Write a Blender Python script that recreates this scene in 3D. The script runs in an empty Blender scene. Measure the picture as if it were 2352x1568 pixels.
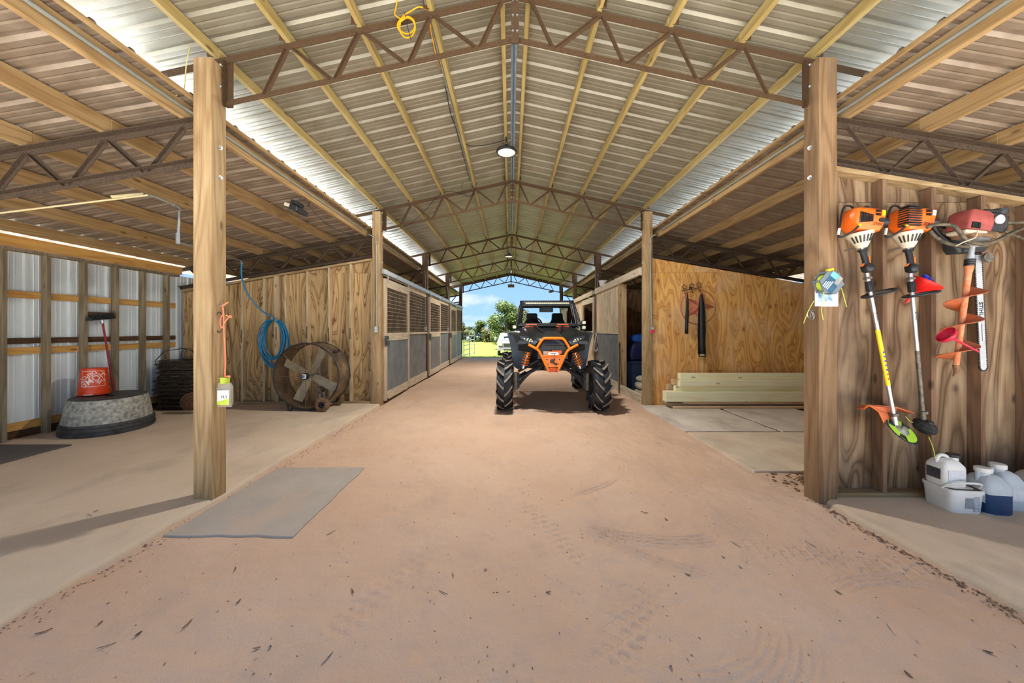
import bpy, bmesh, math, random
import numpy as np
from mathutils import Vector, Matrix, Euler
random.seed(11)
rng = np.random.default_rng(5)
SC = bpy.context.scene
COL = SC.collection
PI = math.pi
R = math.radians

def srgb(r, g, b):
    f = lambda c: (c/255/12.92) if c/255 <= .04045 else ((c/255+.055)/1.055)**2.4
    return (f(r), f(g), f(b), 1)

# ------------------------------------------------------------------ camera
F, CX, CY, CZ, CAMX = 800.0, 1172.0, 758.0, 1.41, -.04      # focal length and principal point in pixels of the 2352x1568 frame
cam_d = bpy.data.cameras.new('camera'); cam = bpy.data.objects.new('camera', cam_d); COL.objects.link(cam)
cam_d.sensor_width = 36; cam_d.lens = F/2352*36; cam_d.clip_end = 600; cam_d.clip_start = .05
cam.location = (CAMX, 0, CZ); cam.rotation_euler = (PI/2, 0, 0)
cam_d.shift_x = (1176-CX)/2352; cam_d.shift_y = (CY-784)/2352
SC.camera = cam
def P(px, py, D):
    "world point that stands at depth D behind picture point (px, py)"
    return Vector((CAMX+(px-CX)/F*D, D, CZ+(CY-py)/F*D))

# ------------------------------------------------------------------ world, sun, exposure
W = bpy.data.worlds.new('sky'); SC.world = W; W.use_nodes = True
wt = W.node_tree; wt.nodes.clear()
def wn(t, **k):
    n = wt.nodes.new(t)
    for a, v in k.items(): setattr(n, a, v)
    return n
wo = wn('ShaderNodeOutputWorld'); wb = wn('ShaderNodeBackground'); tc = wn('ShaderNodeTexCoord')
sep = wn('ShaderNodeSeparateXYZ'); wt.links.new(tc.outputs['Generated'], sep.inputs[0])
rmp = wn('ShaderNodeValToRGB'); wt.links.new(sep.outputs['Z'], rmp.inputs[0])
e = rmp.color_ramp.elements
e[0].position = 0; e[0].color = (.42, .68, .98, 1); e[1].position = .75; e[1].color = (.20, .44, .88, 1)
x_ = e.new(.13); x_.color = (.32, .58, .96, 1)
mp = wn('ShaderNodeMapping'); mp.inputs['Scale'].default_value = (1, 1, 2.9); mp.inputs['Location'].default_value = (3.55, .3, 1.93)
wt.links.new(tc.outputs['Generated'], mp.inputs[0])
nz = wn('ShaderNodeTexNoise'); nz.inputs['Scale'].default_value = 5.2; nz.inputs['Detail'].default_value = 7; nz.inputs['Roughness'].default_value = .52
wt.links.new(mp.outputs[0], nz.inputs['Vector'])
cr = wn('ShaderNodeValToRGB'); wt.links.new(nz.outputs['Fac'], cr.inputs[0])
cr.color_ramp.elements[0].position = .53; cr.color_ramp.elements[0].color = (0, 0, 0, 1)
cr.color_ramp.elements[1].position = .70; cr.color_ramp.elements[1].color = (.9, .9, .9, 1)
mx = wn('ShaderNodeMix', data_type='RGBA')
wt.links.new(cr.outputs[0], mx.inputs[0]); wt.links.new(rmp.outputs[0], mx.inputs[6]); mx.inputs[7].default_value = (.93, .95, 1.0, 1)
wt.links.new(mx.outputs[2], wb.inputs[0]); wt.links.new(wb.outputs[0], wo.inputs[0])
wb.inputs[1].default_value = .235
sun_d = bpy.data.lights.new('sun', 'SUN'); sun = bpy.data.objects.new('sun', sun_d); COL.objects.link(sun)
sun_d.energy = 9.5; sun_d.angle = R(.6); sun_d.color = (1, .985, .965)
SUN_EL, SUN_AZ = 70, -60        # high midday sun, a little off the stall-door side
sd = Vector((math.sin(R(SUN_AZ))*math.cos(R(SUN_EL)), -math.cos(R(SUN_AZ))*math.cos(R(SUN_EL)), math.sin(R(SUN_EL))))
sun.rotation_euler = sd.to_track_quat('Z', 'Y').to_euler()
vs = SC.view_settings
vs.view_transform = 'Standard'; vs.look = 'None'; vs.gamma = 1; vs.use_curve_mapping = False
vs.exposure = 2.36
SC.cycles.max_bounces = 10; SC.cycles.diffuse_bounces = 7; SC.cycles.glossy_bounces = 4; SC.cycles.transmission_bounces = 6
SC.cycles.transparent_max_bounces = 12; SC.cycles.caustics_reflective = False; SC.cycles.caustics_refractive = False

# ------------------------------------------------------------------ materials
MATS = {}
def base_mat(name):
    m = bpy.data.materials.new(name); m.use_nodes = True
    MATS[name] = m
    t = m.node_tree; b = t.nodes['Principled BSDF']
    return m, t, b
def nn(t, typ, ins=None, **k):
    n = t.nodes.new(typ)
    for a, v in k.items(): setattr(n, a, v)
    for a, v in (ins or {}).items():
        if hasattr(v, 'links'): t.links.new(v, n.inputs[a])
        else: n.inputs[a].default_value = v
    return n
def coords(t, scale=(1, 1, 1), rnd=True):
    c = nn(t, 'ShaderNodeTexCoord')
    v = c.outputs['Object']
    if rnd:
        oi = nn(t, 'ShaderNodeObjectInfo')
        mu = nn(t, 'ShaderNodeMath', {0: oi.outputs['Random'], 1: 37.0}, operation='MULTIPLY')
        ad = nn(t, 'ShaderNodeVectorMath', {0: v, 1: mu.outputs[0]}, operation='ADD'); v = ad.outputs[0]
    return nn(t, 'ShaderNodeMapping', {0: v, 'Scale': scale}).outputs[0]
def mixc(t, fac, a, b, mode='MIX'):
    n = nn(t, 'ShaderNodeMix', data_type='RGBA', blend_type=mode)
    for i, v in ((0, fac), (6, a), (7, b)):
        if hasattr(v, 'links'): t.links.new(v, n.inputs[i])
        else: n.inputs[i].default_value = v
    return n.outputs[2]
def ramp(t, fac, pts):
    n = nn(t, 'ShaderNodeValToRGB', {0: fac}); el = n.color_ramp.elements
    while len(el) > 1: el.remove(el[-1])
    for i, (p, c) in enumerate(pts):
        q = el[0] if i == 0 else el.new(p)
        q.position = p; q.color = c if len(c) == 4 else (*c, 1)
    return n.outputs[0]
G = lambda v: (v, v, v, 1)
def sc3(c, k): return (c[0]*k, c[1]*k, c[2]*k, 1)

def pm(name, col, rough=.55, metal=0, var=.18, scale=7, bump=0, bscale=60, col2=None, spec=.4, **kw):
    "plain painted / plastic / metal surface with uneven tone"
    m, t, b = base_mat(name)
    v = coords(t)
    n = nn(t, 'ShaderNodeTexNoise', {'Vector': v, 'Scale': scale, 'Detail': 5.0, 'Roughness': .6})
    c2 = col2 or sc3(col, 1-2*var)
    f = ramp(t, n.outputs['Fac'], [(.32, G(0)), (.68, G(1))])
    t.links.new(mixc(t, f, c2, sc3(col, 1+var*.5) if not col2 else col), b.inputs['Base Color'])
    b.inputs['Roughness'].default_value = rough; b.inputs['Metallic'].default_value = metal
    b.inputs['Specular IOR Level'].default_value = spec
    if bump:
        n2 = nn(t, 'ShaderNodeTexNoise', {'Vector': v, 'Scale': bscale, 'Detail': 3.0})
        bp = nn(t, 'ShaderNodeBump', {'Height': n2.outputs['Fac'], 'Strength': bump, 'Distance': .01})
        t.links.new(bp.outputs[0], b.inputs['Normal'])
    for k, val in kw.items(): b.inputs[k.replace('_', ' ')].default_value = val
    return m

def soft(c, d=.08, k=1.0):
    y = .3*c[0]+.59*c[1]+.11*c[2]
    return tuple(min(.9, (v+(y-v)*d)*k) for v in c[:3])+(1,)
def wood(name, light, dark, axis=2, grain=12, weather=None, wamt=.5, rough=.72, fine=.45, across=5.5, along=.55, knots=True, k=.78):
    "sawn softwood: contour grain along one axis, fine streaks, knots, weathering"
    light, dark = soft(light, .02, k), soft(dark, .02, k); weather = soft(weather, .02, k) if weather else None
    m, t, b = base_mat(name)
    s1 = [across]*3; s1[axis] = along
    s2 = [95]*3; s2[axis] = 2.2
    n1 = nn(t, 'ShaderNodeTexNoise', {'Vector': coords(t, s1), 'Scale': 1.0, 'Detail': 1.5, 'Roughness': .45})
    sn = nn(t, 'ShaderNodeMath', {0: nn(t, 'ShaderNodeMath', {0: n1.outputs['Fac'], 1: grain*6.28}, operation='MULTIPLY').outputs[0]}, operation='SINE')
    g = ramp(t, nn(t, 'ShaderNodeMath', {0: sn.outputs[0], 1: .5, 2: .5}, operation='MULTIPLY_ADD').outputs[0], [(.0, G(0)), (.55, G(.25)), (1, G(1))])
    n2 = nn(t, 'ShaderNodeTexNoise', {'Vector': coords(t, s2), 'Scale': 1.0, 'Detail': 3.0})
    st = ramp(t, n2.outputs['Fac'], [(.35, G(0)), (.7, G(1))])
    fac = nn(t, 'ShaderNodeMath', {0: mixc(t, fine, g, st)}, operation='MULTIPLY').outputs[0]
    fac.node.inputs[1].default_value = .85
    c = mixc(t, fac, light, dark)
    s3 = [3.0]*3; s3[axis] = .8
    n3 = nn(t, 'ShaderNodeTexNoise', {'Vector': coords(t, s3), 'Scale': 1.0, 'Detail': 4.0, 'Roughness': .65})
    wf = ramp(t, n3.outputs['Fac'], [(.4, G(0)), (.72, G(wamt))])
    c = mixc(t, wf, c, weather or sc3(dark, .7))
    if knots:
        s4 = [6.0]*3; s4[axis] = 2.2
        vo = nn(t, 'ShaderNodeTexVoronoi', {'Vector': coords(t, s4), 'Scale': 1.0, 'Randomness': 1.0})
        kf = ramp(t, vo.outputs['Distance'], [(.07, G(.75)), (.12, G(0))])
        c = mixc(t, kf, c, sc3(dark, .35))
    t.links.new(c, b.inputs['Base Color'])
    b.inputs['Roughness'].default_value = rough; b.inputs['Specular IOR Level'].default_value = .25
    bp = nn(t, 'ShaderNodeBump', {'Height': fac, 'Strength': .25, 'Distance': .004})
    t.links.new(bp.outputs[0], b.inputs['Normal'])
    return m

def ply(name, light, mid, dark, stain=None, samt=.5, freq=9, knotc=None, sx=2.6, sz=.55, line=.82, high=None, k=1.0):
    "rotary-cut plywood: strong wandering contour figure, football knots, stains"
    light, mid, dark = soft(light, .05, k), soft(mid, .05, k), soft(dark, .05, k); stain = soft(stain, .05, k) if stain else None; high = soft(high, .05, k) if high else None
    m, t, b = base_mat(name)
    v = coords(t, (sx, sx, sz))
    n1 = nn(t, 'ShaderNodeTexNoise', {'Vector': v, 'Scale': 1.0, 'Detail': 2.2, 'Roughness': .5, 'Distortion': .35})
    sn = nn(t, 'ShaderNodeMath', {0: nn(t, 'ShaderNodeMath', {0: n1.outputs['Fac'], 1: freq*6.28}, operation='MULTIPLY').outputs[0]}, operation='SINE')
    a = nn(t, 'ShaderNodeMath', {0: sn.outputs[0], 1: .5, 2: .5}, operation='MULTIPLY_ADD').outputs[0]
    c = ramp(t, a, [(0, light), (.62, mid), (line, dark), (1, mid)])
    n2 = nn(t, 'ShaderNodeTexNoise', {'Vector': coords(t, (70, 70, 2.5)), 'Scale': 1.0, 'Detail': 3.0})
    c = mixc(t, ramp(t, n2.outputs['Fac'], [(.4, G(0)), (.75, G(.45))]), c, dark)
    if high:
        n5 = nn(t, 'ShaderNodeTexNoise', {'Vector': coords(t, (2.2, 2.2, 1.2)), 'Scale': 1.0, 'Detail': 3.0})
        c = mixc(t, ramp(t, n5.outputs['Fac'], [(.48, G(0)), (.7, G(.5))]), c, high)
    n3 = nn(t, 'ShaderNodeTexNoise', {'Vector': coords(t, (3.2, 3.2, 1.3)), 'Scale': 1.0, 'Detail': 4.0})
    c = mixc(t, ramp(t, n3.outputs['Fac'], [(.45, G(0)), (.72, G(samt))]), c, stain or sc3(dark, .6))
    vo = nn(t, 'ShaderNodeTexVoronoi', {'Vector': coords(t, (3.4, 3.4, 2.3)), 'Scale': 1.0})
    c = mixc(t, ramp(t, vo.outputs['Distance'], [(.05, G(.8)), (.10, G(.25)), (.16, G(0))]), c, knotc or sc3(dark, .45))
    t.links.new(c, b.inputs['Base Color'])
    b.inputs['Roughness'].default_value = .68; b.inputs['Specular IOR Level'].default_value = .25
    bp = nn(t, 'ShaderNodeBump', {'Height': a, 'Strength': .12, 'Distance': .004})
    t.links.new(bp.outputs[0], b.inputs['Normal'])
    return m

def ground_mat(name, c1, c2, c3, c4, speck=True, bump=.6, big=.9):
    m, t, b = base_mat(name)
    v = coords(t, rnd=False)
    n1 = nn(t, 'ShaderNodeTexNoise', {'Vector': v, 'Scale': big, 'Detail': 6.0, 'Roughness': .6})
    c = mixc(t, ramp(t, n1.outputs['Fac'], [(.35, G(0)), (.65, G(1))]), c1, c2)
    n2 = nn(t, 'ShaderNodeTexNoise', {'Vector': coords(t, (1, .55, 1), False), 'Scale': 2.3, 'Detail': 7.0, 'Roughness': .65})
    c = mixc(t, ramp(t, n2.outputs['Fac'], [(.52, G(0)), (.74, G(.75))]), c, c3)
    n4 = nn(t, 'ShaderNodeTexNoise', {'Vector': v, 'Scale': 260.0, 'Detail': 2.0})
    c = mixc(t, ramp(t, n4.outputs['Fac'], [(.3, G(.35)), (.5, G(0))]), c, sc3(c2, .62))
    if speck:
        vo = nn(t, 'ShaderNodeTexVoronoi', {'Vector': coords(t, (1.6, 1, 1), False), 'Scale': 14.0})
        n5 = nn(t, 'ShaderNodeTexNoise', {'Vector': v, 'Scale': 3.0, 'Detail': 2.0})
        f = nn(t, 'ShaderNodeMath', {0: ramp(t, vo.outputs['Distance'], [(.03, G(.6)), (.08, G(0))]), 1: ramp(t, n5.outputs['Fac'], [(.5, G(0)), (.6, G(1))])}, operation='MULTIPLY')
        c = mixc(t, f.outputs[0], c, c4)
    t.links.new(c, b.inputs['Base Color'])
    b.inputs['Roughness'].default_value = .92; b.inputs['Specular IOR Level'].default_value = .15
    n6 = nn(t, 'ShaderNodeTexNoise', {'Vector': v, 'Scale': 38.0, 'Detail': 6.0, 'Roughness': .7})
    bp = nn(t, 'ShaderNodeBump', {'Height': n6.outputs['Fac'], 'Strength': bump, 'Distance': .02})
    t.links.new(bp.outputs[0], b.inputs['Normal'])
    return m

m_dirt = ground_mat('red_sand', srgb(224, 191, 164), srgb(215, 179, 150), srgb(196, 169, 149), srgb(120, 96, 80))
m_gravel = ground_mat('bounce_gravel', srgb(176, 174, 170), srgb(164, 162, 158), srgb(150, 148, 146), srgb(120, 116, 110), bump=.6)
m_slab = ground_mat('dusty_concrete', srgb(214, 194, 168), srgb(204, 182, 156), srgb(170, 155, 138), srgb(96, 88, 84), big=1.4, bump=.15)
m_slab2 = ground_mat('concrete_edge', srgb(190, 168, 142), srgb(160, 140, 118), srgb(112, 100, 88), srgb(80, 72, 66), big=3, bump=.6)
m_mat = ground_mat('rubber_mat', srgb(186, 174, 160), srgb(172, 162, 150), srgb(206, 174, 148), srgb(84, 80, 78), big=1.8, bump=.1)
m_mats = ground_mat('stall_mat_rubber', srgb(222, 212, 198), srgb(200, 190, 176), srgb(150, 140, 128), srgb(110, 100, 92), big=1.6, bump=.1)
m_matd = ground_mat('dark_rubber', srgb(104, 98, 94), srgb(92, 88, 86), srgb(132, 116, 104), srgb(60, 58, 58), big=2.4, bump=.1)
m_matr = ground_mat('ribbed_rubber', srgb(224, 208, 184), srgb(204, 188, 166), srgb(216, 184, 154), srgb(84, 80, 76), big=2.2, bump=.1)
m_post = wood('post_wood', srgb(205, 176, 130), srgb(150, 116, 74), 2, weather=srgb(140, 104, 66), wamt=.6, grain=9)
m_postd = wood('post_brown', srgb(168, 136, 100), srgb(116, 86, 56), 2, weather=srgb(104, 76, 50), wamt=.75, grain=9)
m_postdk = wood('post_weathered', srgb(122, 92, 68), srgb(84, 60, 42), 2, weather=srgb(70, 50, 38), wamt=.6, grain=10)
m_purl = wood('purlin_wood', srgb(206, 182, 118), srgb(158, 128, 72), 1, weather=srgb(170, 148, 80), wamt=.7, grain=8, fine=.6)
m_shedp = wood('shed_purlin_wood', srgb(204, 172, 122), srgb(152, 114, 68), 1, weather=srgb(158, 122, 70), wamt=.6, grain=9)
m_stud = wood('stud_wood', srgb(206, 184, 146), srgb(160, 130, 90), 2, weather=srgb(168, 150, 120), wamt=.6, grain=9, k=.9)
m_studg = wood('stud_grey', srgb(176, 160, 130), srgb(122, 104, 76), 2, weather=srgb(112, 98, 74), wamt=.8, grain=8)
m_studr = wood('stud_red', srgb(152, 120, 92), srgb(108, 78, 56), 2, weather=srgb(98, 72, 52), wamt=.7, grain=9)
m_platex = wood('plate_wood', srgb(196, 170, 126), srgb(146, 112, 72), 0, weather=srgb(120, 94, 64), wamt=.6, grain=9)
m_girt = wood('girt_wood', srgb(218, 172, 96), srgb(176, 122, 54), 1, weather=srgb(196, 150, 84), wamt=.4, grain=8, k=1.0)
m_girtd = wood('girt_dark', srgb(118, 86, 56), srgb(66, 46, 30), 1, weather=srgb(60, 44, 32), wamt=.5, grain=9)
m_railw = wood('stall_rail_wood', srgb(214, 198, 172), srgb(168, 146, 116), 1, weather=srgb(190, 176, 152), wamt=.6, grain=8, k=1.0)
m_railz = wood('stall_stile_wood', srgb(212, 194, 164), srgb(160, 136, 104), 2, weather=srgb(176, 158, 130), wamt=.6, grain=8, k=1.0)
m_lum = wood('new_lumber', srgb(255, 246, 208), srgb(240, 220, 164), 0, weather=srgb(250, 236, 190), wamt=.4, grain=6, k=1.0)
m_lum2 = wood('old_lumber', srgb(224, 196, 156), srgb(184, 148, 104), 0, weather=srgb(198, 160, 120), wamt=.5, grain=6, k=1.0)
m_ply = ply('plywood_left', srgb(206, 174, 122), srgb(196, 160, 106), srgb(112, 80, 46), stain=srgb(132, 102, 64), samt=.35, freq=15, sx=2.6, sz=.42, line=.86, k=.85)
m_plyg = ply('plywood_gold', srgb(238, 188, 108), srgb(226, 170, 86), srgb(184, 124, 58), stain=srgb(180, 126, 74), samt=.5, freq=15, sx=2.2, sz=.6, high=srgb(236, 206, 164))
m_plyt = ply('plywood_tools', srgb(172, 144, 110), srgb(138, 108, 76), srgb(90, 66, 44), stain=srgb(74, 54, 36), samt=.85, freq=10, sx=2.2, sz=.6, high=srgb(196, 170, 138), k=.85)
m_plys = ply('plywood_stall', srgb(218, 196, 162), srgb(204, 178, 140), srgb(176, 144, 102), stain=srgb(166, 158, 146), samt=.5, freq=6, sx=2.2, sz=.8)
m_plyd = ply('plywood_dark', srgb(150, 118, 80), srgb(128, 96, 62), srgb(90, 64, 40), freq=7)
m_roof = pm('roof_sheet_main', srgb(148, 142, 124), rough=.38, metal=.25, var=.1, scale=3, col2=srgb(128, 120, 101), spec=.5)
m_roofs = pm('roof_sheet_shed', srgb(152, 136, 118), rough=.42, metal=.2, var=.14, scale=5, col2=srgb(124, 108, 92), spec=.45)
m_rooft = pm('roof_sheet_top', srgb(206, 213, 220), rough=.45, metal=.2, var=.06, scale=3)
m_ridge = pm('ridge_cap_metal', srgb(150, 166, 178), rough=.4, metal=.3, var=.08)
m_siding = pm('white_siding', srgb(226, 236, 238), rough=.4, metal=.05, var=.05, scale=2)
m_corr = pm('galvanised_corrugated', srgb(150, 156, 158), rough=.4, metal=.45, var=.12, scale=4)
m_rust = pm('rusted_steel', srgb(86, 62, 36), rough=.85, var=.3, scale=90, bump=.3, bscale=200, col2=srgb(60, 42, 24))
m_rustd = pm('dark_rusted_steel', srgb(84, 66, 48), rough=.85, var=.3, scale=70, bump=.3, bscale=200, col2=srgb(50, 40, 32))
m_galv = pm('galvanised_steel', srgb(168, 172, 172), rough=.38, metal=.6, var=.12, scale=25)
m_cond = pm('grey_conduit', srgb(156, 160, 152), rough=.45, metal=.35, var=.08)
m_pvc = pm('pvc_pipe', srgb(222, 206, 158), rough=.45, var=.06)
m_black = pm('black_plastic', (.022, .023, .025, 1), rough=.42, var=.25, scale=12)
m_blackm = pm('black_metal', (.045, .048, .053, 1), rough=.45, metal=.3, var=.25, scale=20)
m_rubber = pm('tyre_rubber', (.035, .038, .043, 1), rough=.6, var=.3, scale=8)
m_lug = pm('dusty_lug_top', srgb(150, 138, 122), rough=.85, var=.2, scale=20)
m_fend = pm('fender_plastic', srgb(94, 108, 120), rough=.55, var=.2, scale=5)
m_orange = pm('orange_powdercoat', srgb(255, 132, 14), rough=.32, var=.06)
m_stihl = pm('orange_plastic', srgb(246, 112, 30), rough=.38, var=.08)
m_white = pm('white_plastic', srgb(232, 230, 222), rough=.42, var=.05)
m_cream = pm('cream_plastic', srgb(214, 202, 176), rough=.5, var=.1)
m_alu = pm('aluminium', srgb(196, 198, 198), rough=.3, metal=.75, var=.08, scale=20)
m_steelw = pm('worn_steel', srgb(120, 112, 100), rough=.5, metal=.5, var=.3, scale=30)
m_red = pm('red_plastic', srgb(226, 36, 30), rough=.35, var=.06)
m_blue = pm('blue_plastic', srgb(28, 60, 178), rough=.35, var=.06)
m_yell = pm('yellow_plastic', srgb(246, 214, 30), rough=.45, var=.05)
m_lime = pm('lime_line', srgb(206, 226, 70), rough=.5, var=.05)
# ------------------------------------------------------------------ mesh helpers
class MB:
    def __init__(s): s.v = []; s.f = []
    def add(s, vs, fs):
        o = len(s.v); s.v += [tuple(v) for v in vs]; s.f += [tuple(i+o for i in f) for f in fs]; return s
    def box(s, x0, x1, y0, y1, z0, z1):
        return s.add([(x0,y0,z0),(x1,y0,z0),(x1,y1,z0),(x0,y1,z0),(x0,y0,z1),(x1,y0,z1),(x1,y1,z1),(x0,y1,z1)],
                     [(0,3,2,1),(4,5,6,7),(0,1,5,4),(1,2,6,5),(2,3,7,6),(3,0,4,7)])
    def cbox(s, c, d, rot=None):
        "box by centre and size, optionally rotated (Euler degrees)"
        m = Euler([R(a) for a in (rot or (0,0,0))]).to_matrix(); c = Vector(c)
        q = [c+m@Vector((sx*d[0]/2, sy*d[1]/2, sz*d[2]/2)) for sz in (-1,1) for sx, sy in ((-1,-1),(1,-1),(1,1),(-1,1))]
        return s.add(q, [(0,3,2,1),(4,5,6,7),(0,1,5,4),(1,2,6,5),(2,3,7,6),(3,0,4,7)])
    def bar(s, p0, p1, w, h, up=(0,0,1)):
        p0, p1 = Vector(p0), Vector(p1); d = (p1-p0).normalized(); u = Vector(up)
        sd = d.cross(u)
        if sd.length < 1e-4: sd = d.cross(Vector((1,0,0)))
        sd.normalize(); u = sd.cross(d).normalized()
        q = []
        for p in (p0, p1): q += [p-sd*w/2-u*h/2, p+sd*w/2-u*h/2, p+sd*w/2+u*h/2, p-sd*w/2+u*h/2]
        return s.add(q, [(0,3,2,1),(4,5,6,7),(0,1,5,4),(1,2,6,5),(2,3,7,6),(3,0,4,7)])
    def angle(s, p0, p1, w=.05, th=.006, up=(0,0,1), flip=1):
        "L-section steel: one upright leg, one flat leg"
        p0, p1 = Vector(p0), Vector(p1); d = (p1-p0).normalized(); u = Vector(up)
        sd = d.cross(u).normalized(); u = sd.cross(d).normalized()
        s.bar(p0, p1, th, w, u)
        o = sd*flip*w/2+u*(w/2-th/2)
        return s.bar(p0+o, p1+o, w, th, u)
    def tube(s, pts, r, n=8, closed=False, caps=True):
        pts = [Vector(p) for p in pts]; k = len(pts)
        rs = r if isinstance(r, (list, tuple)) else [r]*k
        tan = []
        for i in range(k):
            a = pts[i-1] if (i > 0 or closed) else pts[i]; b = pts[(i+1) % k] if (i < k-1 or closed) else pts[i]
            tan.append((b-a).normalized() if (b-a).length > 1e-9 else Vector((0,0,1)))
        nrm = tan[0].orthogonal().normalized(); vs = []
        for i in range(k):
            if i:
                ax = tan[i-1].cross(tan[i])
                if ax.length > 1e-7: nrm = Matrix.Rotation(tan[i-1].angle(tan[i]), 3, ax.normalized()) @ nrm
            bi = tan[i].cross(nrm)
            for j in range(n):
                a = 2*PI*j/n; vs.append(pts[i]+(nrm*math.cos(a)+bi*math.sin(a))*rs[i])
        fs = []
        for i in range(k if closed else k-1):
            i2 = (i+1) % k
            for j in range(n):
                j2 = (j+1) % n; fs.append((i*n+j, i*n+j2, i2*n+j2, i2*n+j))
        if caps and not closed: fs += [tuple(range(n))[::-1], tuple((k-1)*n+j for j in range(n))]
        return s.add(vs, fs)
    def lathe(s, prof, n=24, M=None, cap=True, sx=1, sy=1):
        "profile of (radius, height) turned about z, then moved by M"
        M = M or Matrix(); vs = []; fs = []
        for r, z in prof:
            for j in range(n):
                a = 2*PI*j/n; vs.append(M @ Vector((r*math.cos(a)*sx, r*math.sin(a)*sy, z)))
        for i in range(len(prof)-1):
            for j in range(n):
                j2 = (j+1) % n; fs.append((i*n+j, i*n+j2, (i+1)*n+j2, (i+1)*n+j))
        if cap: fs += [tuple(range(n))[::-1], tuple((len(prof)-1)*n+j for j in range(n))]
        return s.add(vs, fs)
    def prism(s, poly, a, b, M=None):
        "outline in local xy drawn out from z=a to z=b, then moved by M"
        M = M or Matrix(); n = len(poly)
        vs = [M @ Vector((x, y, z)) for z in (a, b) for x, y in poly]
        return s.add(vs, [tuple(range(n))[::-1], tuple(n+i for i in range(n))]+[(i, (i+1) % n, n+(i+1) % n, n+i) for i in range(n)])
    def loft(s, rings, cap=True, closed=True):
        "skin through equal-count rings of points"
        n = len(rings[0]); vs = [p for r in rings for p in r]; fs = []
        for i in range(len(rings)-1):
            for j in range(n if closed else n-1):
                j2 = (j+1) % n; fs.append((i*n+j, i*n+j2, (i+1)*n+j2, (i+1)*n+j))
        if cap: fs += [tuple(range(n))[::-1], tuple((len(rings)-1)*n+j for j in range(n))]
        return s.add(vs, fs)
    def xf(s, M): s.v = [tuple(M @ Vector(v)) for v in s.v]; return s
    def build(s, name, mat, parent=None, smooth=0, bevel=0, sub=0, loc=None, fix=False):
        me = bpy.data.meshes.new(name); me.from_pydata(s.v, [], s.f); me.update()
        if fix:
            bm = bmesh.new(); bm.from_mesh(me); bmesh.ops.recalc_face_normals(bm, faces=bm.faces); bm.to_mesh(me); bm.free()
        if smooth:
            me.shade_smooth(); me.set_sharp_from_angle(angle=R(smooth))
        me.materials.append(mat)
        o = bpy.data.objects.new(name, me); COL.objects.link(o)
        if parent: o.parent = parent
        if loc: o.location = loc
        if bevel:
            b = o.modifiers.new('bevel', 'BEVEL'); b.width = bevel; b.segments = 2; b.limit_method = 'ANGLE'
        if sub:
            b = o.modifiers.new('sub', 'SUBSURF'); b.levels = sub; b.render_levels = sub
        return o
def tag(o, label, cat, group=None, kind=None):
    o['label'] = label; o['category'] = cat
    if group: o['group'] = group
    if kind: o['kind'] = kind
    return o
def thing(name, label, cat, loc=(0,0,0), rz=0, group=None, kind=None):
    o = bpy.data.objects.new(name, None); COL.objects.link(o); o.location = loc; o.rotation_euler = (0,0,R(rz))
    o.empty_display_size = .1
    return tag(o, label, cat, group, kind)
def copy_tree(o, parent=None):
    c = o.copy(); COL.objects.link(c); c.parent = parent
    for ch in list(o.children): copy_tree(ch, c)
    return c
def text(body, size, mat, parent, loc, rot, name='lettering', ext=.0006, align='CENTER', shear=0, sx=1, bold=0):
    "raised lettering as a mesh"
    cu = bpy.data.curves.new(name, 'FONT'); cu.body = body; cu.size = size; cu.extrude = ext; cu.align_x = align; cu.align_y = 'CENTER'; cu.shear = shear; cu.offset = bold
    f = bpy.data.objects.new('t', cu); COL.objects.link(f); bpy.context.view_layer.update()
    me = bpy.data.meshes.new_from_object(f.evaluated_get(bpy.context.evaluated_depsgraph_get())); bpy.data.objects.remove(f)
    me.materials.clear(); me.materials.append(mat); o = bpy.data.objects.new(name, me); COL.objects.link(o)
    o.parent = parent; o.location = loc; o.rotation_euler = [R(a) for a in rot]; o.scale = (sx, 1, 1)
    return o
def seg(a, b, n): return [Vector(a).lerp(Vector(b), i/(n-1)) for i in range(n)]
def spline(pts, k=6, closed=False):
    "smooth Catmull-Rom path through points"
    pts = [Vector(p) for p in pts]; n = len(pts); out = []
    for i in range(n if closed else n-1):
        g = (lambda j: pts[j % n]) if closed else (lambda j: pts[max(0, min(n-1, j))])
        p0, p1, p2, p3 = g(i-1), g(i), g(i+1), g(i+2)
        for s_ in range(k):
            u = s_/k
            out.append(.5*((2*p1)+(p2-p0)*u+(2*p0-5*p1+4*p2-p3)*u*u+(3*p1-p0-3*p2+p3)*u**3))
    if not closed: out.append(pts[-1])
    return out
def rring(cx, cy, hx, hy, z, rad, k=4):
    "rounded rectangle ring"
    o = []
    for qx, qy, a0 in ((1,1,0),(-1,1,90),(-1,-1,180),(1,-1,270)):
        for i in range(k+1):
            a = R(a0+90*i/k); o.append((cx+qx*(hx-rad)+rad*math.cos(a), cy+qy*(hy-rad)+rad*math.sin(a), z))
    return o

# ------------------------------------------------------------------ the building's measures
PY = [2.895+3.66*n for n in range(5)]            # post rows
TY = [2.945+3.66*n for n in range(5)]            # truss planes
YF, YB = .35, 17.95                             # front and back edge of the roof
zm = lambda x: 4.26-.222*abs(x)                  # top of main truss
zs = lambda x: 3.64-.17*abs(x)                   # top of lean-to truss
zw = lambda x: 3.195-.167*abs(x)                 # top of lean-to cross walls

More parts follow.
